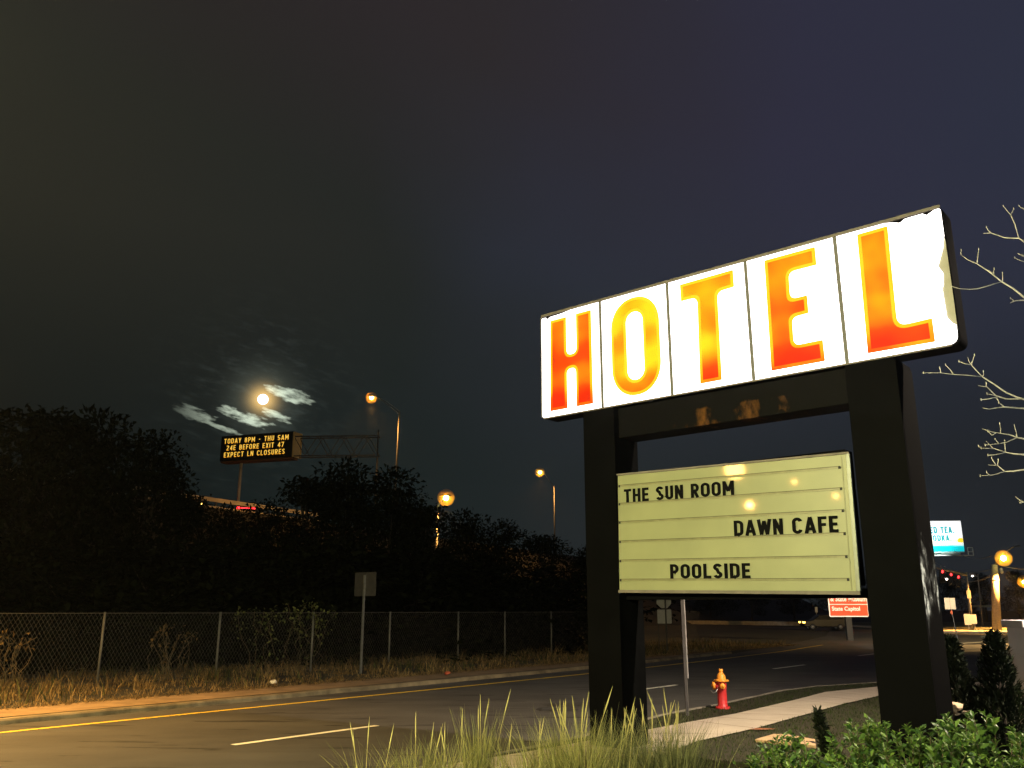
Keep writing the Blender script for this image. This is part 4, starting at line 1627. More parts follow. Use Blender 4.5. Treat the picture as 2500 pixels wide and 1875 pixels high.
# distant bits along the far road edge
fb = MB()
a, b = G(1600, 1522, 0), G(1985, 1528, 0)
dd = (b - a)
L_ = Vector((dd.x, dd.y)).length
o = MB().box(0, L_, -.1, .1, 0, .55).build('concrete_barrier', 'concrete')
o.location = (a.x, a.y, -.02)
o.rotation_euler = (0, 0, math.atan2(dd.y, dd.x))
tag(o, 'low pale concrete barrier along the far edge of the junction', 'barrier')
a, b = D(2371, 1478, 150), D(2430, 1482, 150)
o = thing('guardrail', 'distant lit guardrail between the signal mast and the utility pole', 'guardrail', (a.x, 150, 0))
MB().box(0, b.x - a.x, 0, .1, a.z - .3, a.z).build('rail', mat('far_rail', (.5, .48, .3), .7, .1, 1), o)
for k in range(3):
    MB().box(.3 + k * 1.7, .5 + k * 1.7, .1, .3, -.02, a.z).build('post', 'sign_back_dark', o)
a = D(1993, 1489, 110)
o = thing('road_sign', 'tiny pale marker sign on a post left of the red guide sign', 'sign', (a.x, 110, 0))
MB().box(-.16, .16, 0, .02, a.z - .3, a.z + .35).build('plate', 'white_sheet', o)
MB().box(-.03, .03, .021, .07, -.02, a.z - .2).build('post', 'galv', o)

# ------------------------------------------------------------------ wall at the right edge
wl_ = thing('garden_wall', 'pale stucco wall with a flat cap at the right edge', 'wall', (D(2497, 1560, 14.0).x, 14.0, 0), R(4))
wtop = D(2456, 1514, 14.0).z
MB().box(.05, 4.5, 0, .45, -.1, wtop - .12).build('wall_body', 'stucco', wl_, bevel=.008)
MB().box(0, 4.55, -.05, .50, wtop - .118, wtop).build('cap', 'cap', wl_, bevel=.012)

# vault lid in the lawn
vp = [G(1843, 1806, .14), G(1888, 1793, .14), G(1925, 1794, .14), G(1990, 1806, .14), G(1992, 1821, .14), G(1935, 1815, .14)]
vl = MB().prism_xy([(p.x, p.y) for p in [vp[0], vp[5], vp[4], vp[3], vp[2], vp[1]]], .10, .15).build('vault_lid', 'vault', None, bevel=.01)
tag(vl, 'tan concrete utility lid with lifting slots in the lawn behind the shrubs', 'utility lid')
sl_ = MB()
for (px, py) in ((1913, 1802), (1883, 1809), (1985, 1812)):
    c = G(px, py, .15)
    sl_.box(c.x - .035, c.x + .035, c.y - .09, c.y + .09, .151, .154)
sl_.build('lifting_slot', 'black', vl)

# manhole cover in the road
mh = thing('manhole_cover', 'round iron manhole cover in the road left of the black column', 'manhole cover', (.99, 20.04, .001), R(30))
MB().lathe([(.46, 0), (.46, .006), (.40, .008), (.01, .008)], 32).build('ring', 'cast_iron', mh)
ri = MB()
for k in range(-4, 5):
    w_ = math.sqrt(max(.0, .36 ** 2 - (k * .08) ** 2))
    ri.box(-w_, w_, k * .08 - .012, k * .08 + .012, .0082, .014)
ri.build('rib', 'cast_iron', mh)

# fallen leaf on the walk, litter on the verge, small stones in the bed
lf = G(1858, 1780, .130)
o = MB().add([(-.26, -.05, .001), (.05, -.09, .004), (.30, .02, .001), (.0, .07, .012)], [(0, 1, 2, 3)]).build('fallen_leaf', 'leaf_stain')
o.location = lf
tag(o, 'brown fallen leaf lying on the near edge of the pavement', 'leaf')


def crumple(name, m, loc, r, label, cat, group=None):
    bm = bmesh.new()
    bmesh.ops.create_icosphere(bm, subdivisions=2, radius=r)
    for v in bm.verts:
        v.co *= random.uniform(.65, 1.2)
        v.co.z *= .55
    me = bpy.data.meshes.new(name)
    bm.to_mesh(me)
    bm.free()
    o = link_mesh(me, name, m)
    o.location = loc
    tag(o, label, cat, group)
    return o


q = G(668, 1664, .2)
crumple('litter', 'litter', (q.x, q.y, .19), .10, 'crumpled white litter at the edge of the dry grass', 'litter')
q = G(1092, 1642, .2)
crumple('litter', 'red_litter', (q.x, q.y, .18), .10, 'reddish scrap of litter beside the dirt strip', 'litter')
for (px, py, r, lb) in ((2328, 1726, .13, 'tan flat stone in the bed right of the black column'), (2362, 1740, .07, 'small pale stone behind the leafy shrubs'), (2334, 1742, .05, 'smallest pale stone right of the column foot')):
    q = D(px, py, 12.6)
    crumple('stone', 'stone', (q.x, 12.6, q.z), r, lb, 'stone', 'stones in the planting bed')

# ================================================================== FENCE
FN = 24.5
s_posts = [1.5, 5.1, 8.7, 12.3, 15.97, 19.6, 23.2, 27.0, 30.0, 33.4, 37.0, 40.6, 44.2]
fence = thing('chain_link_fence', 'long chain-link fence with thin steel posts behind the dry grass', 'fence', rp(0, FN, .1), math.atan2(RD.y, RD.x))
FH = 1.92
for s in s_posts:
    MB().tube([(s, -.03, -.1), (s, -.03, FH + .03)], .035, 8).build('post', 'galv_dull', fence, True)
MB().tube([(-6, 0, FH), (48, 0, FH)], .010, 5).build('top_wire', 'fence_wire', fence)
MB().tube([(-6, 0, .06), (48, 0, .06)], .006, 4).build('bottom_wire', 'fence_wire', fence)
V, F = [], []
pitch = .115
r_ = .0038
slope = .62
for k in range(int((54 + FH / 1) / pitch) + 12):
    for sg in (1, -1):
        xb = -6 - 1.5 + k * pitch
        xt = xb + sg * FH * slope
        if min(xb, xt) < -6.5 or max(xb, xt) > 48.5:
            continue
        i = len(V)
        y = .003 * sg
        V += [(xb - r_, y, .06), (xb + r_, y, .06), (xt + r_, y, FH + .03), (xt - r_, y, FH + .03), (xb, y + .006, .06), (xt, y + .006, FH + .03)]
        F += [(i, i + 1, i + 2, i + 3), (i + 1, i + 4, i + 5, i + 2), (i + 4, i, i + 3, i + 5)]
mesh_o = MB().add(V, F).build('wire_mesh', 'fence_wire', fence)


# ================================================================== VEGETATION
def blades(P, H, W, lean, seg=3, droop=.5, yaw=None):
    """grass blades: P (n,3) roots, H heights, W widths, lean horizontal throw; quads"""
    n = len(P)
    yaw = rng.uniform(0, 2 * PI, n) if yaw is None else yaw
    dx, dy = np.cos(yaw), np.sin(yaw)
    wx, wy = -dy, dx
    f = rng.uniform(0, 2 * PI, n)
    wx, wy = np.cos(f), np.sin(f)
    V = np.zeros((n, (seg + 1) * 2, 3))
    for k in range(seg + 1):
        t = k / seg
        off = lean * t ** (1 + droop)
        z = H * t * (1 - .22 * droop * t)
        w = W * (1 - t * .88) * .5
        V[:, 2 * k, 0] = P[:, 0] + dx * off - wx * w
        V[:, 2 * k, 1] = P[:, 1] + dy * off - wy * w
        V[:, 2 * k, 2] = P[:, 2] + z
        V[:, 2 * k + 1, 0] = P[:, 0] + dx * off + wx * w
        V[:, 2 * k + 1, 1] = P[:, 1] + dy * off + wy * w
        V[:, 2 * k + 1, 2] = P[:, 2] + z
    base = np.arange(n)[:, None, None] * (2 * (seg + 1))
    q = np.array([[2 * k, 2 * k + 1, 2 * k + 3, 2 * k + 2] for k in range(seg)])[None]
    F = (base + q).reshape(-1, 4)
    return V.reshape(-1, 3), F


M['dry_grass'] = leaf_mat('dry_grass', (.030, .020, .008), (.30, .205, .09), .8, .2, .2)
M['verge_green'] = leaf_mat('verge_weeds', (.020, .026, .009), (.075, .075, .025), .7, .2, .2)
M['lawn_grass'] = leaf_mat('lawn_grass', (.011, .022, .004), (.042, .062, .014), .75, .2, .2)

# dry verge grass: uneven clumps
ncl = 2600
cs = rng.uniform(-6, 52, ncl)
cn_ = rng.uniform(20.0, 28.5, ncl)
keep = (cn_ > 20.15 + .35 * np.sin(cs * 1.7) + rng.normal(0, .2, ncl))
cs, cn_ = cs[keep], cn_[keep]
ch_ = rng.gamma(1.6, .14, len(cs)) * (.75 + .45 * np.sin(cs * 1.1 + cn_ * 2.2)) + .06
per = 15
S = np.repeat(cs, per) + rng.normal(0, .13, len(cs) * per)
N_ = np.repeat(cn_, per) + rng.normal(0, .13, len(cs) * per)
Hh = np.repeat(ch_, per) * rng.uniform(.5, 1.25, len(S))
Hh = np.clip(Hh * .72, .04, .6)
P = np.stack([RD.x * S + RNn.x * N_, RD.y * S + RNn.y * N_, np.full(len(S), .10)], 1)
V, F = blades(P, Hh, rng.uniform(.012, .03, len(S)), Hh * rng.uniform(.1, .8, len(S)))
o = fast_mesh('dry_grass', V, F, 'dry_grass')
tag(o, 'rough dry brown grass along the foot of the fence', 'grass', kind='stuff')
# flattened thatch near the kerb edge
ns = 9000
S = rng.uniform(-6, 52, ns)
N_ = 19.85 + np.abs(rng.normal(0, .5, ns))
P = np.stack([RD.x * S + RNn.x * N_, RD.y * S + RNn.y * N_, np.full(ns, .115)], 1)
h2 = rng.uniform(.02, .12, ns)
V, F = blades(P, h2, rng.uniform(.012, .025, ns), rng.uniform(.08, .28, ns), 2)
o = fast_mesh('dry_thatch', V, F, 'dry_grass')
tag(o, 'flattened straw along the inner edge of the dirt strip', 'straw', kind='stuff')
ns = 7000
S = rng.uniform(-6, 52, ns)
N_ = rng.uniform(20.4, 29.5, ns)
blob = np.sin(S * .9) + np.sin(S * 2.3 + N_ * 1.5) + rng.normal(0, .5, ns)
S, N_ = S[blob > .6], N_[blob > .6]
P = np.stack([RD.x * S + RNn.x * N_, RD.y * S + RNn.y * N_, np.full(len(S), .10)], 1)
h2 = rng.uniform(.12, .5, len(S))
V, F = blades(P, h2, rng.uniform(.025, .06, len(S)), h2 * rng.uniform(.2, .9, len(S)), 2)
o = fast_mesh('verge_weeds', V, F, 'verge_green')
tag(o, 'low green weeds scattered through the dry grass', 'weeds', kind='stuff')


def inside(x, y, poly):
    r = np.zeros(len(x), bool)
    n = len(poly)
    for i in range(n):
        x1, y1 = poly[i]
        x2, y2 = poly[(i + 1) % n]
        c = ((y1 > y) != (y2 > y)) & (x < (x2 - x1) * (y - y1) / (y2 - y1 + 1e-12) + x1)
        r ^= c
    return r


nl_ = 150000
x = rng.uniform(-6, 16, nl_)
y = rng.uniform(8, 31, nl_)
lk = [(p[0] + .2, p[1] - .16) for p in near_kerb] + [(45, -30), (-22, -30)]
k_ = inside(x, y, lk) & ~inside(x, y, pp) & ~inside(x, y, bed_poly)
k_ &= ~inside(x, y, [(p.x, p.y) for p in vp])
x, y = x[k_], y[k_]
P = np.stack([x, y, np.full(len(x), .10)], 1)
h2 = rng.uniform(.03, .075, len(x))
V, F = blades(P, h2, rng.uniform(.008, .016, len(x)), h2 * rng.uniform(.1, .9, len(x)), 2)
o = fast_mesh('lawn_grass', V, F, 'lawn_grass')
tag(o, 'short mown lawn grass either side of the pavement', 'grass', kind='stuff')

# ------------------------------------------------------------------ ornamental grass clumps
M['reed'] = leaf_mat('ornamental_grass', (.07, .085, .022), (.33, .32, .11), .6, .3, .3)
M['reed_shaded'] = leaf_mat('ornamental_grass_shaded', (.050, .062, .022), (.20, .21, .09), .6, .3, .3)  # darker copy of reed, shade over the right-hand clumps put into the colour


def grass_clump(px, py, Y, label, h, spread, n, m, lean=(.05, .45), name='ornamental_grass', yawbias=None):
    top = D(px, py, Y)
    o = thing(name, label, 'grass', (top.x, Y, .13), 0, 'ornamental grasses along the bed')
    h = (top.z - .13) * h * 1.06
    n = int(n * 1.45)
    P = np.zeros((n, 3))
    rr = np.abs(rng.normal(0, spread, n))
    aa = rng.uniform(0, 2 * PI, n)
    P[:, 0], P[:, 1] = rr * np.cos(aa), rr * np.sin(aa) * .7
    H = h * rng.beta(3.2, 2.2, n) * 1.3
    yaw = aa + rng.normal(0, .7, n)
    V, F = blades(P, H, rng.uniform(.006, .013, n), H * rng.uniform(lean[0], lean[1], n), 4, .6, yaw)
    fast_mesh('blades', V, F, m, o)
    # flower stalks with narrow plumes
    k = max(3, n // 80)
    Vs, Fs = [], []
    sm = MB()
    pl = MB()
    for j in range(k):
        a = random.uniform(0, 2 * PI)
        r = abs(random.gauss(0, spread * .8))
        hh_ = h * random.uniform(.9, 1.22)
        ln = hh_ * random.uniform(.05, .28)
        b = Vector((r * math.cos(a), r * math.sin(a) * .7, 0))
        d = random.uniform(0, 2 * PI)
        pts = [b + Vector((math.cos(d) * ln * t ** 1.6, math.sin(d) * ln * t ** 1.6, hh_ * t)) for t in (0, .35, .7, .9)]
        sm.tube(pts, [.004, .0035, .003, .002], 4, False)
        e = pts[-1]
        dv = (pts[-1] - pts[-2]).normalized()
        pl.tube([e - dv * .10, e, e + dv * .10, e + dv * .20], [.003, .008, .006, .001], 5)
    sm.build('stalk', 'twine', o)
    pl.build('plume', 'twine', o)
    return o


GC = [(905, 1815, 9.8, 'sparse grass clump farthest left at the bottom edge', 1.0, .13, 80, 'reed', (.1, .9)),
      (1005, 1805, 10.0, 'low yellow-green grass clump second from the left', 1.0, .20, 190, 'reed', (.1, .7)),
      (1085, 1800, 10.2, 'bushy grass clump left of the tallest upright stems', 1.0, .22, 230, 'reed', (.08, .65)),
      (1172, 1745, 10.3, 'tallest upright grass clump standing before the road', 1.0, .14, 230, 'reed', (.03, .30)),
      (1275, 1812, 10.2, 'loose leaning grass clump in the middle, stems tipping left', 1.05, .26, 220, 'reed', (.1, .8)),
      (1370, 1766, 10.3, 'dense pale grass clump left of the black column foot', 1.0, .26, 480, 'reed', (.05, .5)),
      (1425, 1755, 9.7, 'straw coloured grass clump in front of the black column foot', 1.0, .24, 420, 'reed', (.05, .5)),
      (1510, 1764, 10.6, 'dim brownish grass clump right in front of the black column', 1.0, .26, 400, 'reed_shaded', (.06, .55)),
      (1590, 1760, 10.2, 'dark green grass clump right of the black column', 1.0, .24, 380, 'reed_shaded', (.05, .5)),
      (1650, 1758, 10.0, 'arching dark grass clump farthest right beside the pavement', 1.0, .20, 360, 'reed_shaded', (.05, .5))]
for g_ in GC:
    grass_clump(*g_)

# ------------------------------------------------------------------ leafy shrubs
M['shrub_leaf'] = leaf_mat('shrub_leaf', (.016, .055, .013), (.145, .25, .045), .38, .25, .5)
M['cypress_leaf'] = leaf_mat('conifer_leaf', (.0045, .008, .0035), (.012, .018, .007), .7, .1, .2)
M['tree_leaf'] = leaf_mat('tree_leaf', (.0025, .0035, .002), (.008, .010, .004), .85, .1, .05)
M['vine_leaf'] = leaf_mat('vine_leaf', (.030, .040, .010), (.13, .14, .045), .6, .2, .3)
M['weed_leaf'] = leaf_mat('weed_leaf', (.05, .035, .014), (.14, .09, .035), .7, .2, .2)


def leaf_quads(P, Dn, L, W, fold=.25):
    """pointed leaves: roots P, directions Dn (unit), lengths L, widths W; each leaf two quads folded on the midrib"""
    n = len(P)
    up = np.tile(np.array([0, 0, 1.0]), (n, 1)) + rng.normal(0, .45, (n, 3))
    side = np.cross(Dn, up)
    side /= np.linalg.norm(side, axis=1)[:, None] + 1e-9
    nor = np.cross(side, Dn)
    L = L[:, None]
    W = W[:, None]
    v0 = P
    v1 = P + Dn * L * .55 + side * W * .5 + nor * W * fold
    v2 = P + Dn * L - nor * L * .12
    v3 = P + Dn * L * .55 - side * W * .5 + nor * W * fold
    m_ = P + Dn * L * .5
    V = np.stack([v0, v1, v2, v3, m_], 1).reshape(-1, 3)
    b = np.arange(n)[:, None] * 5
    F = np.concatenate([b + np.array([[0, 1, 2, 4]]), b + np.array([[0, 4, 2, 3]])], 0)
    return V, F


def shrub_meshes(nst, hgt, rad, leaf_l, seed):
    """upright stems with leaves set round them; returns leaf mesh data and stem builder"""
    rs = np.random.default_rng(seed)
    st_ = MB()
    PP, DD, LL, WW = [], [], [], []
    for k in range(nst):
        a = rs.uniform(0, 2 * PI)
        r0 = rad * .45 * math.sqrt(rs.uniform())
        b = np.array([r0 * math.cos(a), r0 * math.sin(a), 0])
        out = rs.uniform(.1, .9) * rad * .8
        hh_ = hgt * rs.choice([rs.uniform(.35, .7), rs.uniform(.6, 1.0), 1.0]) * (1 - .3 * out / rad)
        a2 = a + rs.normal(0, .5)
        pts = [b + np.array([math.cos(a2) * out * t ** 1.2, math.sin(a2) * out * t ** 1.2, hh_ * t]) for t in np.linspace(0, 1, 6)]
        st_.tube([tuple(p) for p in pts], [.009, .008, .007, .006, .004, .002], 4, False)
        nlv = int(26 * hh_ / hgt * 1.6)
        for j in range(nlv):
            t = rs.uniform(.18, 1.0) ** .8
            i = min(4, int(t * 5))
            f = t * 5 - i
            p = pts[i] * (1 - f) + pts[i + 1] * f
            ax = pts[i + 1] - pts[i]
            ax /= np.linalg.norm(ax)
            az_ = rs.uniform(0, 2 * PI)
            d = np.array([math.cos(az_), math.sin(az_), rs.uniform(-.1, .9)]) + ax * rs.uniform(.2, .9)
            d /= np.linalg.norm(d)
            PP.append(p)
            DD.append(d)
            l = leaf_l * rs.uniform(.55, 1.2) * (1.0 if t < .9 else .75)
            LL.append(l)
            WW.append(l * rs.uniform(.34, .5))
    return np.array(PP), np.array(DD), np.array(LL), np.array(WW), st_


SHR = []
for sd, (ns_, hg, rd_) in enumerate(((40, .95, .55), (44, .82, .60), (38, 1.05, .48))):
    SHR.append((ns_, hg, rd_))
shrub_proto = []


def shrub(px, py, Y, label, kind, rz, scale):
    top = D(px, py, Y)
    scale = (top.z - .13) / SHR[kind][1]
    if len(shrub_proto) <= kind:
        ns_, hg, rd_ = SHR[kind]
        o = thing('leafy_shrub', label, 'shrub', (0, 0, 0), 0, 'leafy green shrubs in the bed')
        P_, D_, L1, W1, st_ = shrub_meshes(ns_, hg, rd_, .112, 40 + kind)
        V, F = leaf_quads(P_, D_, L1, W1)
        fast_mesh('foliage', V, F, 'shrub_leaf', o)
        st_.build('stems', 'stem', o)
        shrub_proto.append(o)
        o.location = (top.x, Y, .13)
        o.rotation_euler = (0, 0, rz)
        o.scale = (scale,) * 3
        return o
    return dup(shrub_proto[kind], (top.x, Y, .13), rz, label, scale)


SH = [(1880, 1835, 9.1, 'low bright shrub farthest left in the bottom right bed', 0, 0.3, .62),
      (1985, 1790, 9.3, 'shrub with upright shoots just right of the tan utility lid', 1, 1.1, .80),
      (2085, 1745, 9.6, 'tallest shrub shoots standing before the pavement end', 2, 2.0, .98),
      (2175, 1760, 9.4, 'shrub in front of the right column base', 0, 3.3, .98),
      (2240, 1790, 9.0, 'broad shrub left of the two conifers, lit yellow-green', 1, 4.0, .98),
      (2070, 1850, 8.6, 'dark glossy shrub low at the bottom edge under the column', 2, 5.1, .72),
      (2330, 1800, 9.3, 'dark shrub below the small stones', 0, 5.6, .90),
      (2420, 1740, 9.6, 'shrub in front of the conifer by the pale wall', 1, .4, 1.12),
      (2490, 1770, 9.2, 'shrub at the right edge below the pale wall', 2, 1.7, 1.02),
      (2340, 1860, 8.4, 'bright shrub at the bottom edge in the corner bed', 1, 2.6, .82),
      (2455, 1850, 8.3, 'shrub filling the bottom right corner', 0, 3.9, .88),
      (2170, 1850, 8.5, 'bright shrub at the bottom edge below the right column', 1, 2.2, .78),
      (1965, 1855, 8.7, 'low shrub second from left along the bottom edge', 0, 4.4, .62)]
for k_ in (0, 1, 2):
    pass
order = sorted(range(len(SH)), key=lambda i: (0 if SH[i][4] == 0 else 1 if SH[i][4] == 1 else 2))
for i in order:
    shrub(*SH[i])


# conical evergreens
def conifer(px, py, Y, label, seed, w):
    top = D(px, py, Y)
    o = thing('conifer_shrub', label, 'conifer', (top.x, Y, .12), 0, 'conical evergreens behind the bed')
    h = top.z - .12
    rs = np.random.default_rng(seed)
    n = int(3600 * min(1, w / .3))
    t = rs.uniform(0, 1, n) ** 1.15
    r = w * (1 - t) ** .62 * rs.uniform(.45, 1.06, n) + .02
    a = rs.uniform(0, 2 * PI, n)
    r *= 1 + .16 * np.sin(a * 3 + t * 9)
    P = np.stack([r * np.cos(a), r * np.sin(a), .04 + t * h * .97], 1)
    Dn = np.stack([np.cos(a) * .5, np.sin(a) * .5, np.full(n, 1.0)], 1) + rs.normal(0, .35, (n, 3))
    Dn /= np.linalg.norm(Dn, axis=1)[:, None]
    V, F = leaf_quads(P, Dn, rs.uniform(.06, .13, n), rs.uniform(.02, .045, n))
    fast_mesh('foliage', V, F, 'cypress_leaf', o)
    MB().tube([(0, 0, 0), (0, 0, h * .8)], [.035, .01], 6).build('trunk', 'bark_dark', o)
    return o


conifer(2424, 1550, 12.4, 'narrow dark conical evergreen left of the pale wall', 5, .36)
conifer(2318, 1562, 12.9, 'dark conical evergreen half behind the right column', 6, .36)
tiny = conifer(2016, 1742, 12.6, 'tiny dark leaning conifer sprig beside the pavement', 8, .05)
tiny.rotation_euler = (0, R(-10), 0)

# vine and weeds on the fence
def vine(s0, s1, zt, label, n, m, name='vine', depth=.25, cat='vine', nn=FN, zlo=.2):
    o = thing(name, label, cat, rp(s0, nn, .1), math.atan2(RD.y, RD.x))
    L_ = s1 - s0
    st_ = MB()
    PP = []
    for k in range(14):
        x0_ = rng.uniform(0, L_)
        pts = [(x0_, 0, 0)]
        xx = x0_
        zz = 0
        while zz < zt * rng.uniform(.7, 1.1):
            zz += .22
            xx += rng.normal(0, .13)
            pts.append((xx, rng.normal(0, .05), zz))
        st_.tube(pts, .007, 4, False)
        for p in pts[2:]:
            PP.append(p)
    st_.build('stems', 'stem', o)
    PP = np.array(PP)
    idx = rng.integers(0, len(PP), n)
    wgt = PP[idx][:, 2] / zt
    keep_ = rng.uniform(0, 1, n) < .06 + .94 * wgt ** 4
    P = PP[idx][keep_] + rng.normal(0, .11, (keep_.sum(), 3)) * np.array([1.2, .8, .8])
    nn_ = len(P)
    Dn = np.stack([rng.normal(0, .6, nn_), rng.normal(-.4, .5, nn_), rng.normal(-.4, .5, nn_)], 1)
    Dn /= np.linalg.norm(Dn, axis=1)[:, None] + 1e-9
    V, F = leaf_quads(P, Dn, rng.uniform(.07, .17, nn_), rng.uniform(.05, .11, nn_))
    fast_mesh('foliage', V, F, m, o)
    return o


vine(17.2, 20.3, 2.15, 'leafy vine climbing over the top of the fence left of the road sign', 1500, 'vine_leaf')
vine(14.1, 14.7, 1.35, 'dry brown weed hanging in the fence between its two left posts', 160, 'weed_leaf', 'tall_weed', cat='weed')
vine(9.4, 10.4, 1.3, 'thin dry weed behind the fence mesh near the left edge', 200, 'weed_leaf', 'tall_weed', cat='weed')


# ------------------------------------------------------------------ dark trees behind the fence
def tree_mesh(seed, h, r, nleaf, lsize, low=False):
    rs = np.random.default_rng(seed)
    tb = MB()
    th = h * .55
    tb.tube([(0, 0, -.3), (.1, .05, th * .5), (0, .1, th)], [h * .022, h * .016, h * .009], 7)
    cl_ = []
    nl2 = 34
    for k in range(nl2):
        t = rs.uniform(.0 if low else .12, 1.0)
        prof_ = math.cos(t * 1.35) ** .5 if low else math.sin(PI * min(1, (t * .93 + .07)) ** .8) ** .6
        a = rs.uniform(0, 2 * PI)
        rr = r * prof_ * rs.uniform(.25, .95)
        c = np.array([rr * math.cos(a), rr * math.sin(a), h * ((-.02 if low else .08) + (.96 if low else .86) * t)])
        cl_.append((c, r * rs.uniform(.20, .38)))
        if k % 2 == 0:
            z0_ = min(th, c[2] * .55)
            tb.tube([(0, 0, z0_), (c[0] * .5, c[1] * .5, (z0_ + c[2]) * .52), tuple(c)], [h * .008, h * .005, h * .002], 5, False)
    P, Dn = [], []
    per_ = nleaf // nl2
    for c, cr in cl_:
        v = rs.normal(0, 1, (per_, 3))
        v /= np.linalg.norm(v, axis=1)[:, None]
        P.append(c + v * cr * rs.uniform(.45, 1.08, per_)[:, None] * np.array([1, 1, .75]))
        d = v + rs.normal(0, .6, (per_, 3)) + np.array([0, 0, -.25])
        Dn.append(d / np.linalg.norm(d, axis=1)[:, None])
    P, Dn = np.concatenate(P), np.concatenate(Dn)
    n = len(P)
    V, F = leaf_quads(P, Dn, lsize * rs.uniform(.6, 1.3, n), lsize * rs.uniform(.4, .7, n))
    return tb, V, F


TREE_KINDS = [tree_mesh(100, 10.0, 4.2, 5200, .30), tree_mesh(101, 10.0, 3.4, 4600, .28), tree_mesh(102, 10.0, 5.0, 5600, .32), tree_mesh(103, 10.0, 8.5, 6400, .62, True), tree_mesh(104, 10.0, 9.5, 6400, .62, True)]
tree_proto = {}


def tree(px, py, Y, kind, rz, label, group='dark trees behind the fence', wide=1.0):
    top = D(px, py, Y)
    s = max(.1, (top.z) / 9.8)
    if kind not in tree_proto:
        tb, V, F = TREE_KINDS[kind]
        o = thing('bush' if kind > 2 else 'tree', label, 'bush' if kind > 2 else 'tree', (0, 0, 0), 0, group)
        fast_mesh('crown', V, F, 'tree_leaf', o)
        tb.build('trunk', 'bark_dark', o)
        tree_proto[kind] = o
    else:
        o = dup(tree_proto[kind], (0, 0, 0), 0, label)
        o['group'] = group
    o.location = (top.x, Y, 0)
    o.rotation_euler = (0, 0, rz)
    o.scale = (s * wide, s * wide, s)
    return o


TR = [(-60, 1000, 40, 0, .3, 'tall dark tree at the far left edge', 1.0),
      (110, 1005, 41, 1, 1.2, 'tall dark tree second from the left edge', 1.15),
      (250, 1030, 42, 2, 2.2, 'broad dark tree left of the message board', .9),
      (370, 1075, 43, 0, 3.1, 'dark tree whose right side falls toward the highway rail', .8),
      (455, 1215, 44, 1, 4.2, 'low dark tree below the left end of the highway rail', 1.0),
      (545, 1252, 43, 2, 5.0, 'low dark bushy tree directly below the message board', .95),
      (660, 1240, 44, 0, .9, 'low dark tree below the right end of the message board', 1.0),
      (760, 1172, 45, 1, 1.9, 'dark tree under the sign truss', 1.15),
      (850, 1146, 46, 2, 2.8, 'highest rounded dark tree below the truss end', .85),
      (955, 1160, 46, 0, 3.7, 'rounded dark tree at the foot of the tall street lamp', .95),
      (1040, 1240, 46, 1, 4.6, 'dark tree just left of the low glowing lamp', 1.1),
      (1130, 1262, 48, 2, 5.5, 'dark tree right of the low glowing lamp', .9),
      (1230, 1285, 50, 0, .5, 'dark tree below the distant lamp', 1.0),
      (1330, 1310, 52, 1, 1.4, 'dark tree left of the black column', 1.25),
      (1440, 1345, 55, 2, 2.4, 'dark tree behind the left black column', 1.0),
      (20, 1330, 32, 3, 1.0, 'low dark undergrowth bush near the fence at the left edge', 1.2),
      (200, 1340, 33, 3, 2.0, 'low dark undergrowth bush behind the first fence post', 1.3),
      (390, 1350, 34, 4, 3.0, 'low dark undergrowth bush between the two left fence posts', 1.6),
      (560, 1365, 36, 3, 4.0, 'low dark undergrowth bush behind the second fence post', 1.3),
      (720, 1350, 38, 3, 5.0, 'low dark undergrowth bush behind the climbing vine', 1.5),
      (880, 1350, 40, 4, 5.8, 'low dark undergrowth bush behind the road sign by the fence', 1.7),
      (1020, 1375, 42, 3, .2, 'low dark undergrowth bush right of the road sign by the fence', 1.3),
      (1170, 1385, 45, 3, 1.6, 'low dark undergrowth bush behind the middle fence posts', 1.6),
      (1310, 1395, 48, 4, 2.7, 'low dark undergrowth bush behind the last fence posts', 1.9)]
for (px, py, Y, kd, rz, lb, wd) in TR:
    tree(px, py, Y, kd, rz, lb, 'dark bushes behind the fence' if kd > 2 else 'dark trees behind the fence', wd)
FT = [(1545, 1395, 150, 0, 'far dark tree seen under the letter board at its left end'), (1640, 1410, 165, 1, 'far dark tree behind the octagonal sign'), (1730, 1400, 160, 2, 'far dark tree right of the street sign post'),
      (1830, 1405, 170, 0, 'far dark tree under the middle of the letter board'), (1930, 1395, 165, 1, 'far dark tree left of the marker sign'), (2030, 1385, 175, 2, 'far dark tree behind the guide sign'),
      (2130, 1380, 170, 0, 'far dark tree behind the right column'), (2230, 1385, 175, 1, 'far dark tree below the billboard'), (2310, 1400, 180, 2, 'far dark tree behind the signal heads'),
      (2395, 1405, 170, 0, 'far dark tree behind the signal mast'), (2475, 1395, 180, 1, 'far dark tree behind the utility pole'), (2560, 1385, 170, 2, 'far dark tree at the right edge')]
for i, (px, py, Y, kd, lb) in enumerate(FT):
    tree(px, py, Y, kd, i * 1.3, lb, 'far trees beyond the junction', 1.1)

# ------------------------------------------------------------------ bare tree reaching in from the right
YT = 8.6
bt_ = thing('bare_tree', 'leafless tree with pale thin branches reaching in from the right edge', 'tree', (7.6, 9.6, 0))


def bp(x, y, k=0.0):
    return D(2250 + x / 2.128, 470 + y / 2.128, YT + k)


# trunk and limbs outside the frame, joined to each branch
tr = MB().tube([(0, 0, -.05), (-.05, .05, 1.6), (.05, -.05, 3.2), (.0, -.2, 4.8), (-.1, -.2, 6.3)], [.13, .11, .09, .06, .025], 10)
tr.build('trunk', 'bark', bt_, True)
trunk_pts = [Vector((0, 0, 0)), Vector((-.05, .05, 1.6)), Vector((.05, -.05, 3.2)), Vector((0, -.2, 4.8)), Vector((-.1, -.2, 6.3))]


def trunk_at(z):
    for a, b in zip(trunk_pts[:-1], trunk_pts[1:]):
        if a.z <= z <= b.z:
            return a.lerp(b, (z - a.z) / (b.z - a.z))
    return trunk_pts[-1]


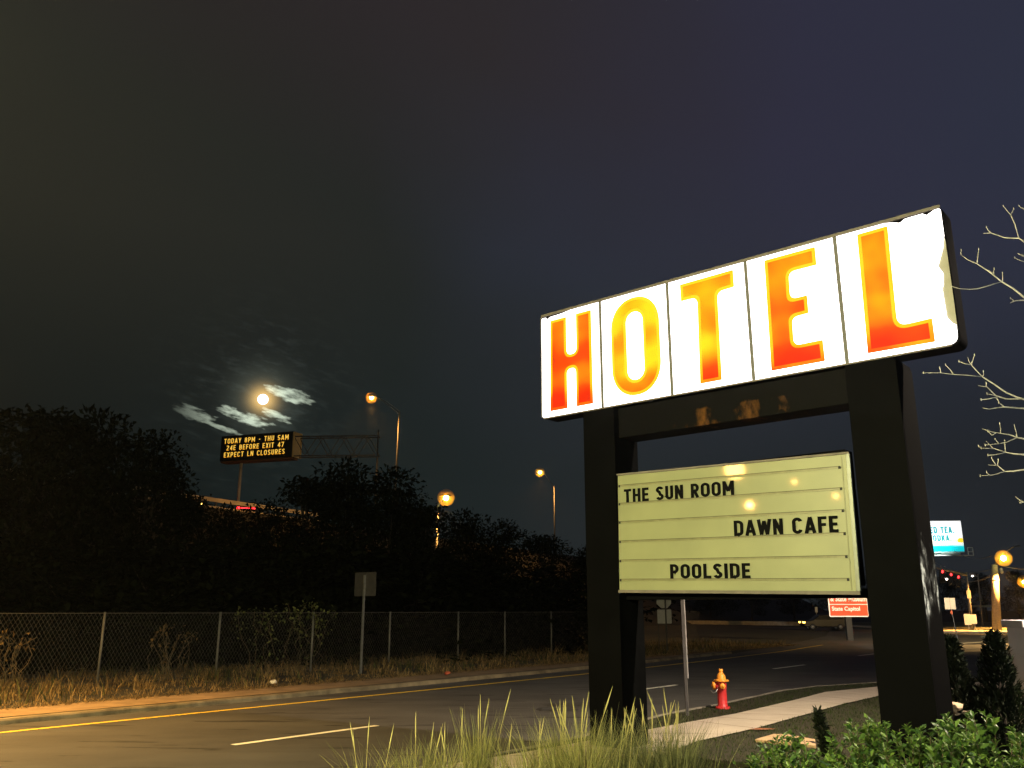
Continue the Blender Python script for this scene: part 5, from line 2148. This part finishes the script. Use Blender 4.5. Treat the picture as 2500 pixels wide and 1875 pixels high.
BRANCH = [
    ([(532, 545), (475, 498), (415, 463), (350, 410), (288, 370), (240, 350), (205, 325)],
     [[(288, 370), (293, 330), (297, 295)], [(375, 425), (374, 410), (378, 396)], [(345, 405), (358, 412), (372, 420)], [(420, 463), (421, 440), (420, 418)], [(415, 463), (330, 490), (290, 500), (250, 503), (200, 500), (155, 487)], [(205, 325), (203, 312), (206, 300)]]),
    ([(532, 255), (505, 238), (430, 235), (360, 210), (320, 212)], [[(505, 238), (485, 165), (462, 115), (440, 90), (425, 70)], [(462, 115), (472, 100), (478, 85)], [(360, 210), (345, 195), (337, 180)]]),
    ([(532, 1075), (490, 1062), (440, 1040), (375, 995), (315, 957), (285, 925), (258, 895), (245, 875), (240, 855)],
     [[(258, 895), (266, 872), (275, 845)], [(258, 895), (225, 890), (195, 878)], [(315, 957), (240, 950), (165, 945), (100, 937), (10, 937)], [(165, 945), (150, 922), (125, 896)], [(100, 937), (95, 912)], [(315, 957), (323, 945), (321, 930)]]),
    ([(532, 1072), (440, 1073), (385, 1055), (340, 1010), (295, 1003)], [[(335, 1008), (336, 990)], [(385, 1055), (340, 1046)], [(395, 1062), (350, 1072), (310, 1077)], [(390, 1066), (405, 1095), (425, 1112)]]),
    ([(532, 1122), (425, 1115), (385, 1120), (350, 1126), (315, 1118)], [[(425, 1115), (415, 1100), (400, 1093)]]),
    ([(532, 1280), (497, 1273), (455, 1258), (415, 1252), (370, 1245), (315, 1228)], [[(497, 1273), (490, 1240), (482, 1210)], [(411, 1252), (410, 1225), (406, 1200)], [(497, 1273), (440, 1298), (400, 1305), (330, 1312)], [(400, 1303), (382, 1282)], [(385, 1250), (365, 1262), (345, 1240)]]),
    ([(532, 1362), (480, 1358), (437, 1350), (370, 1328), (335, 1292)], [[(437, 1350), (433, 1320), (432, 1290)], [(437, 1350), (390, 1362), (345, 1365)], [(372, 1330), (310, 1328)], [(310, 1328), (295, 1318)]]),
    ([(532, 1440), (480, 1448), (432, 1450), (395, 1418), (345, 1415)], [[(432, 1450), (370, 1468), (305, 1472)], [(395, 1418), (398, 1390)], [(388, 1417), (376, 1400), (364, 1380)], [(352, 1468), (338, 1454)]]),
    ([(560, 1612), (532, 1610), (510, 1598), (485, 1580)], [[(532, 1610), (512, 1612)]]),
    ([(532, 330), (510, 322), (498, 315)], [[(532, 360), (505, 350), (484, 338)]]),
    ([(532, 560), (490, 562), (468, 570), (460, 575)], [[(480, 564), (470, 555), (462, 550)]]),
    ([(532, 85), (515, 78), (502, 64)], []),
]
for i, (main, subs) in enumerate(BRANCH):
    k0 = -.5 + .11 * i
    mb = MB()
    pts = [rel(bt_, bp(x, y, k0 + .03 * j * math.sin(i + 1))) for j, (x, y) in enumerate(main)]
    first = pts[0]
    root = trunk_at(max(.8, min(6.0, first.z - .35)))
    mid = (root + first) * .5 + Vector((0, 0, -.05))
    full = [root, mid] + pts
    rr_ = [.020, .014] + [.0100 * (1 - .78 * j / (len(pts) - 1)) for j in range(len(pts))]
    mb.tube(full, rr_, 6)
    for s_ in subs:
        j = min(range(len(main)), key=lambda q_: (main[q_][0] - s_[0][0]) ** 2 + (main[q_][1] - s_[0][1]) ** 2)
        kk = k0 + .03 * j * math.sin(i + 1)
        sp3 = [rel(bt_, bp(x, y, kk)) for x, y in s_]
        n_ = len(sp3)
        mb.tube(sp3, [.0060 * (1 - .62 * q_ / (n_ - 1)) for q_ in range(n_)], 5)
        e = sp3[-1]
        mb.lathe([(.003, -.012), (.0065, 0), (.002, .016)], 6, tuple(e))
    mb.build('branch', 'bark', bt_, True)

# ================================================================== haze
hz_m = bpy.data.materials.new('haze_air')
hz_m.use_nodes = True
nt = hz_m.node_tree
for n in list(nt.nodes):
    nt.nodes.remove(n)
pv = nt.nodes.new('ShaderNodeVolumePrincipled')
pv.inputs['Color'].default_value = (.9, .93, .95, 1)
pv.inputs['Density'].default_value = .00026
pv.inputs['Anisotropy'].default_value = .86
on = nt.nodes.new('ShaderNodeOutputMaterial')
nt.links.new(pv.outputs[0], on.inputs['Volume'])
hz_o = MB().box(-150, 170, -20, 230, -1.02, 34).build('haze', hz_m)
hz_o['kind'] = 'stuff'
hz_o['label'] = 'thin night haze round the lamps'
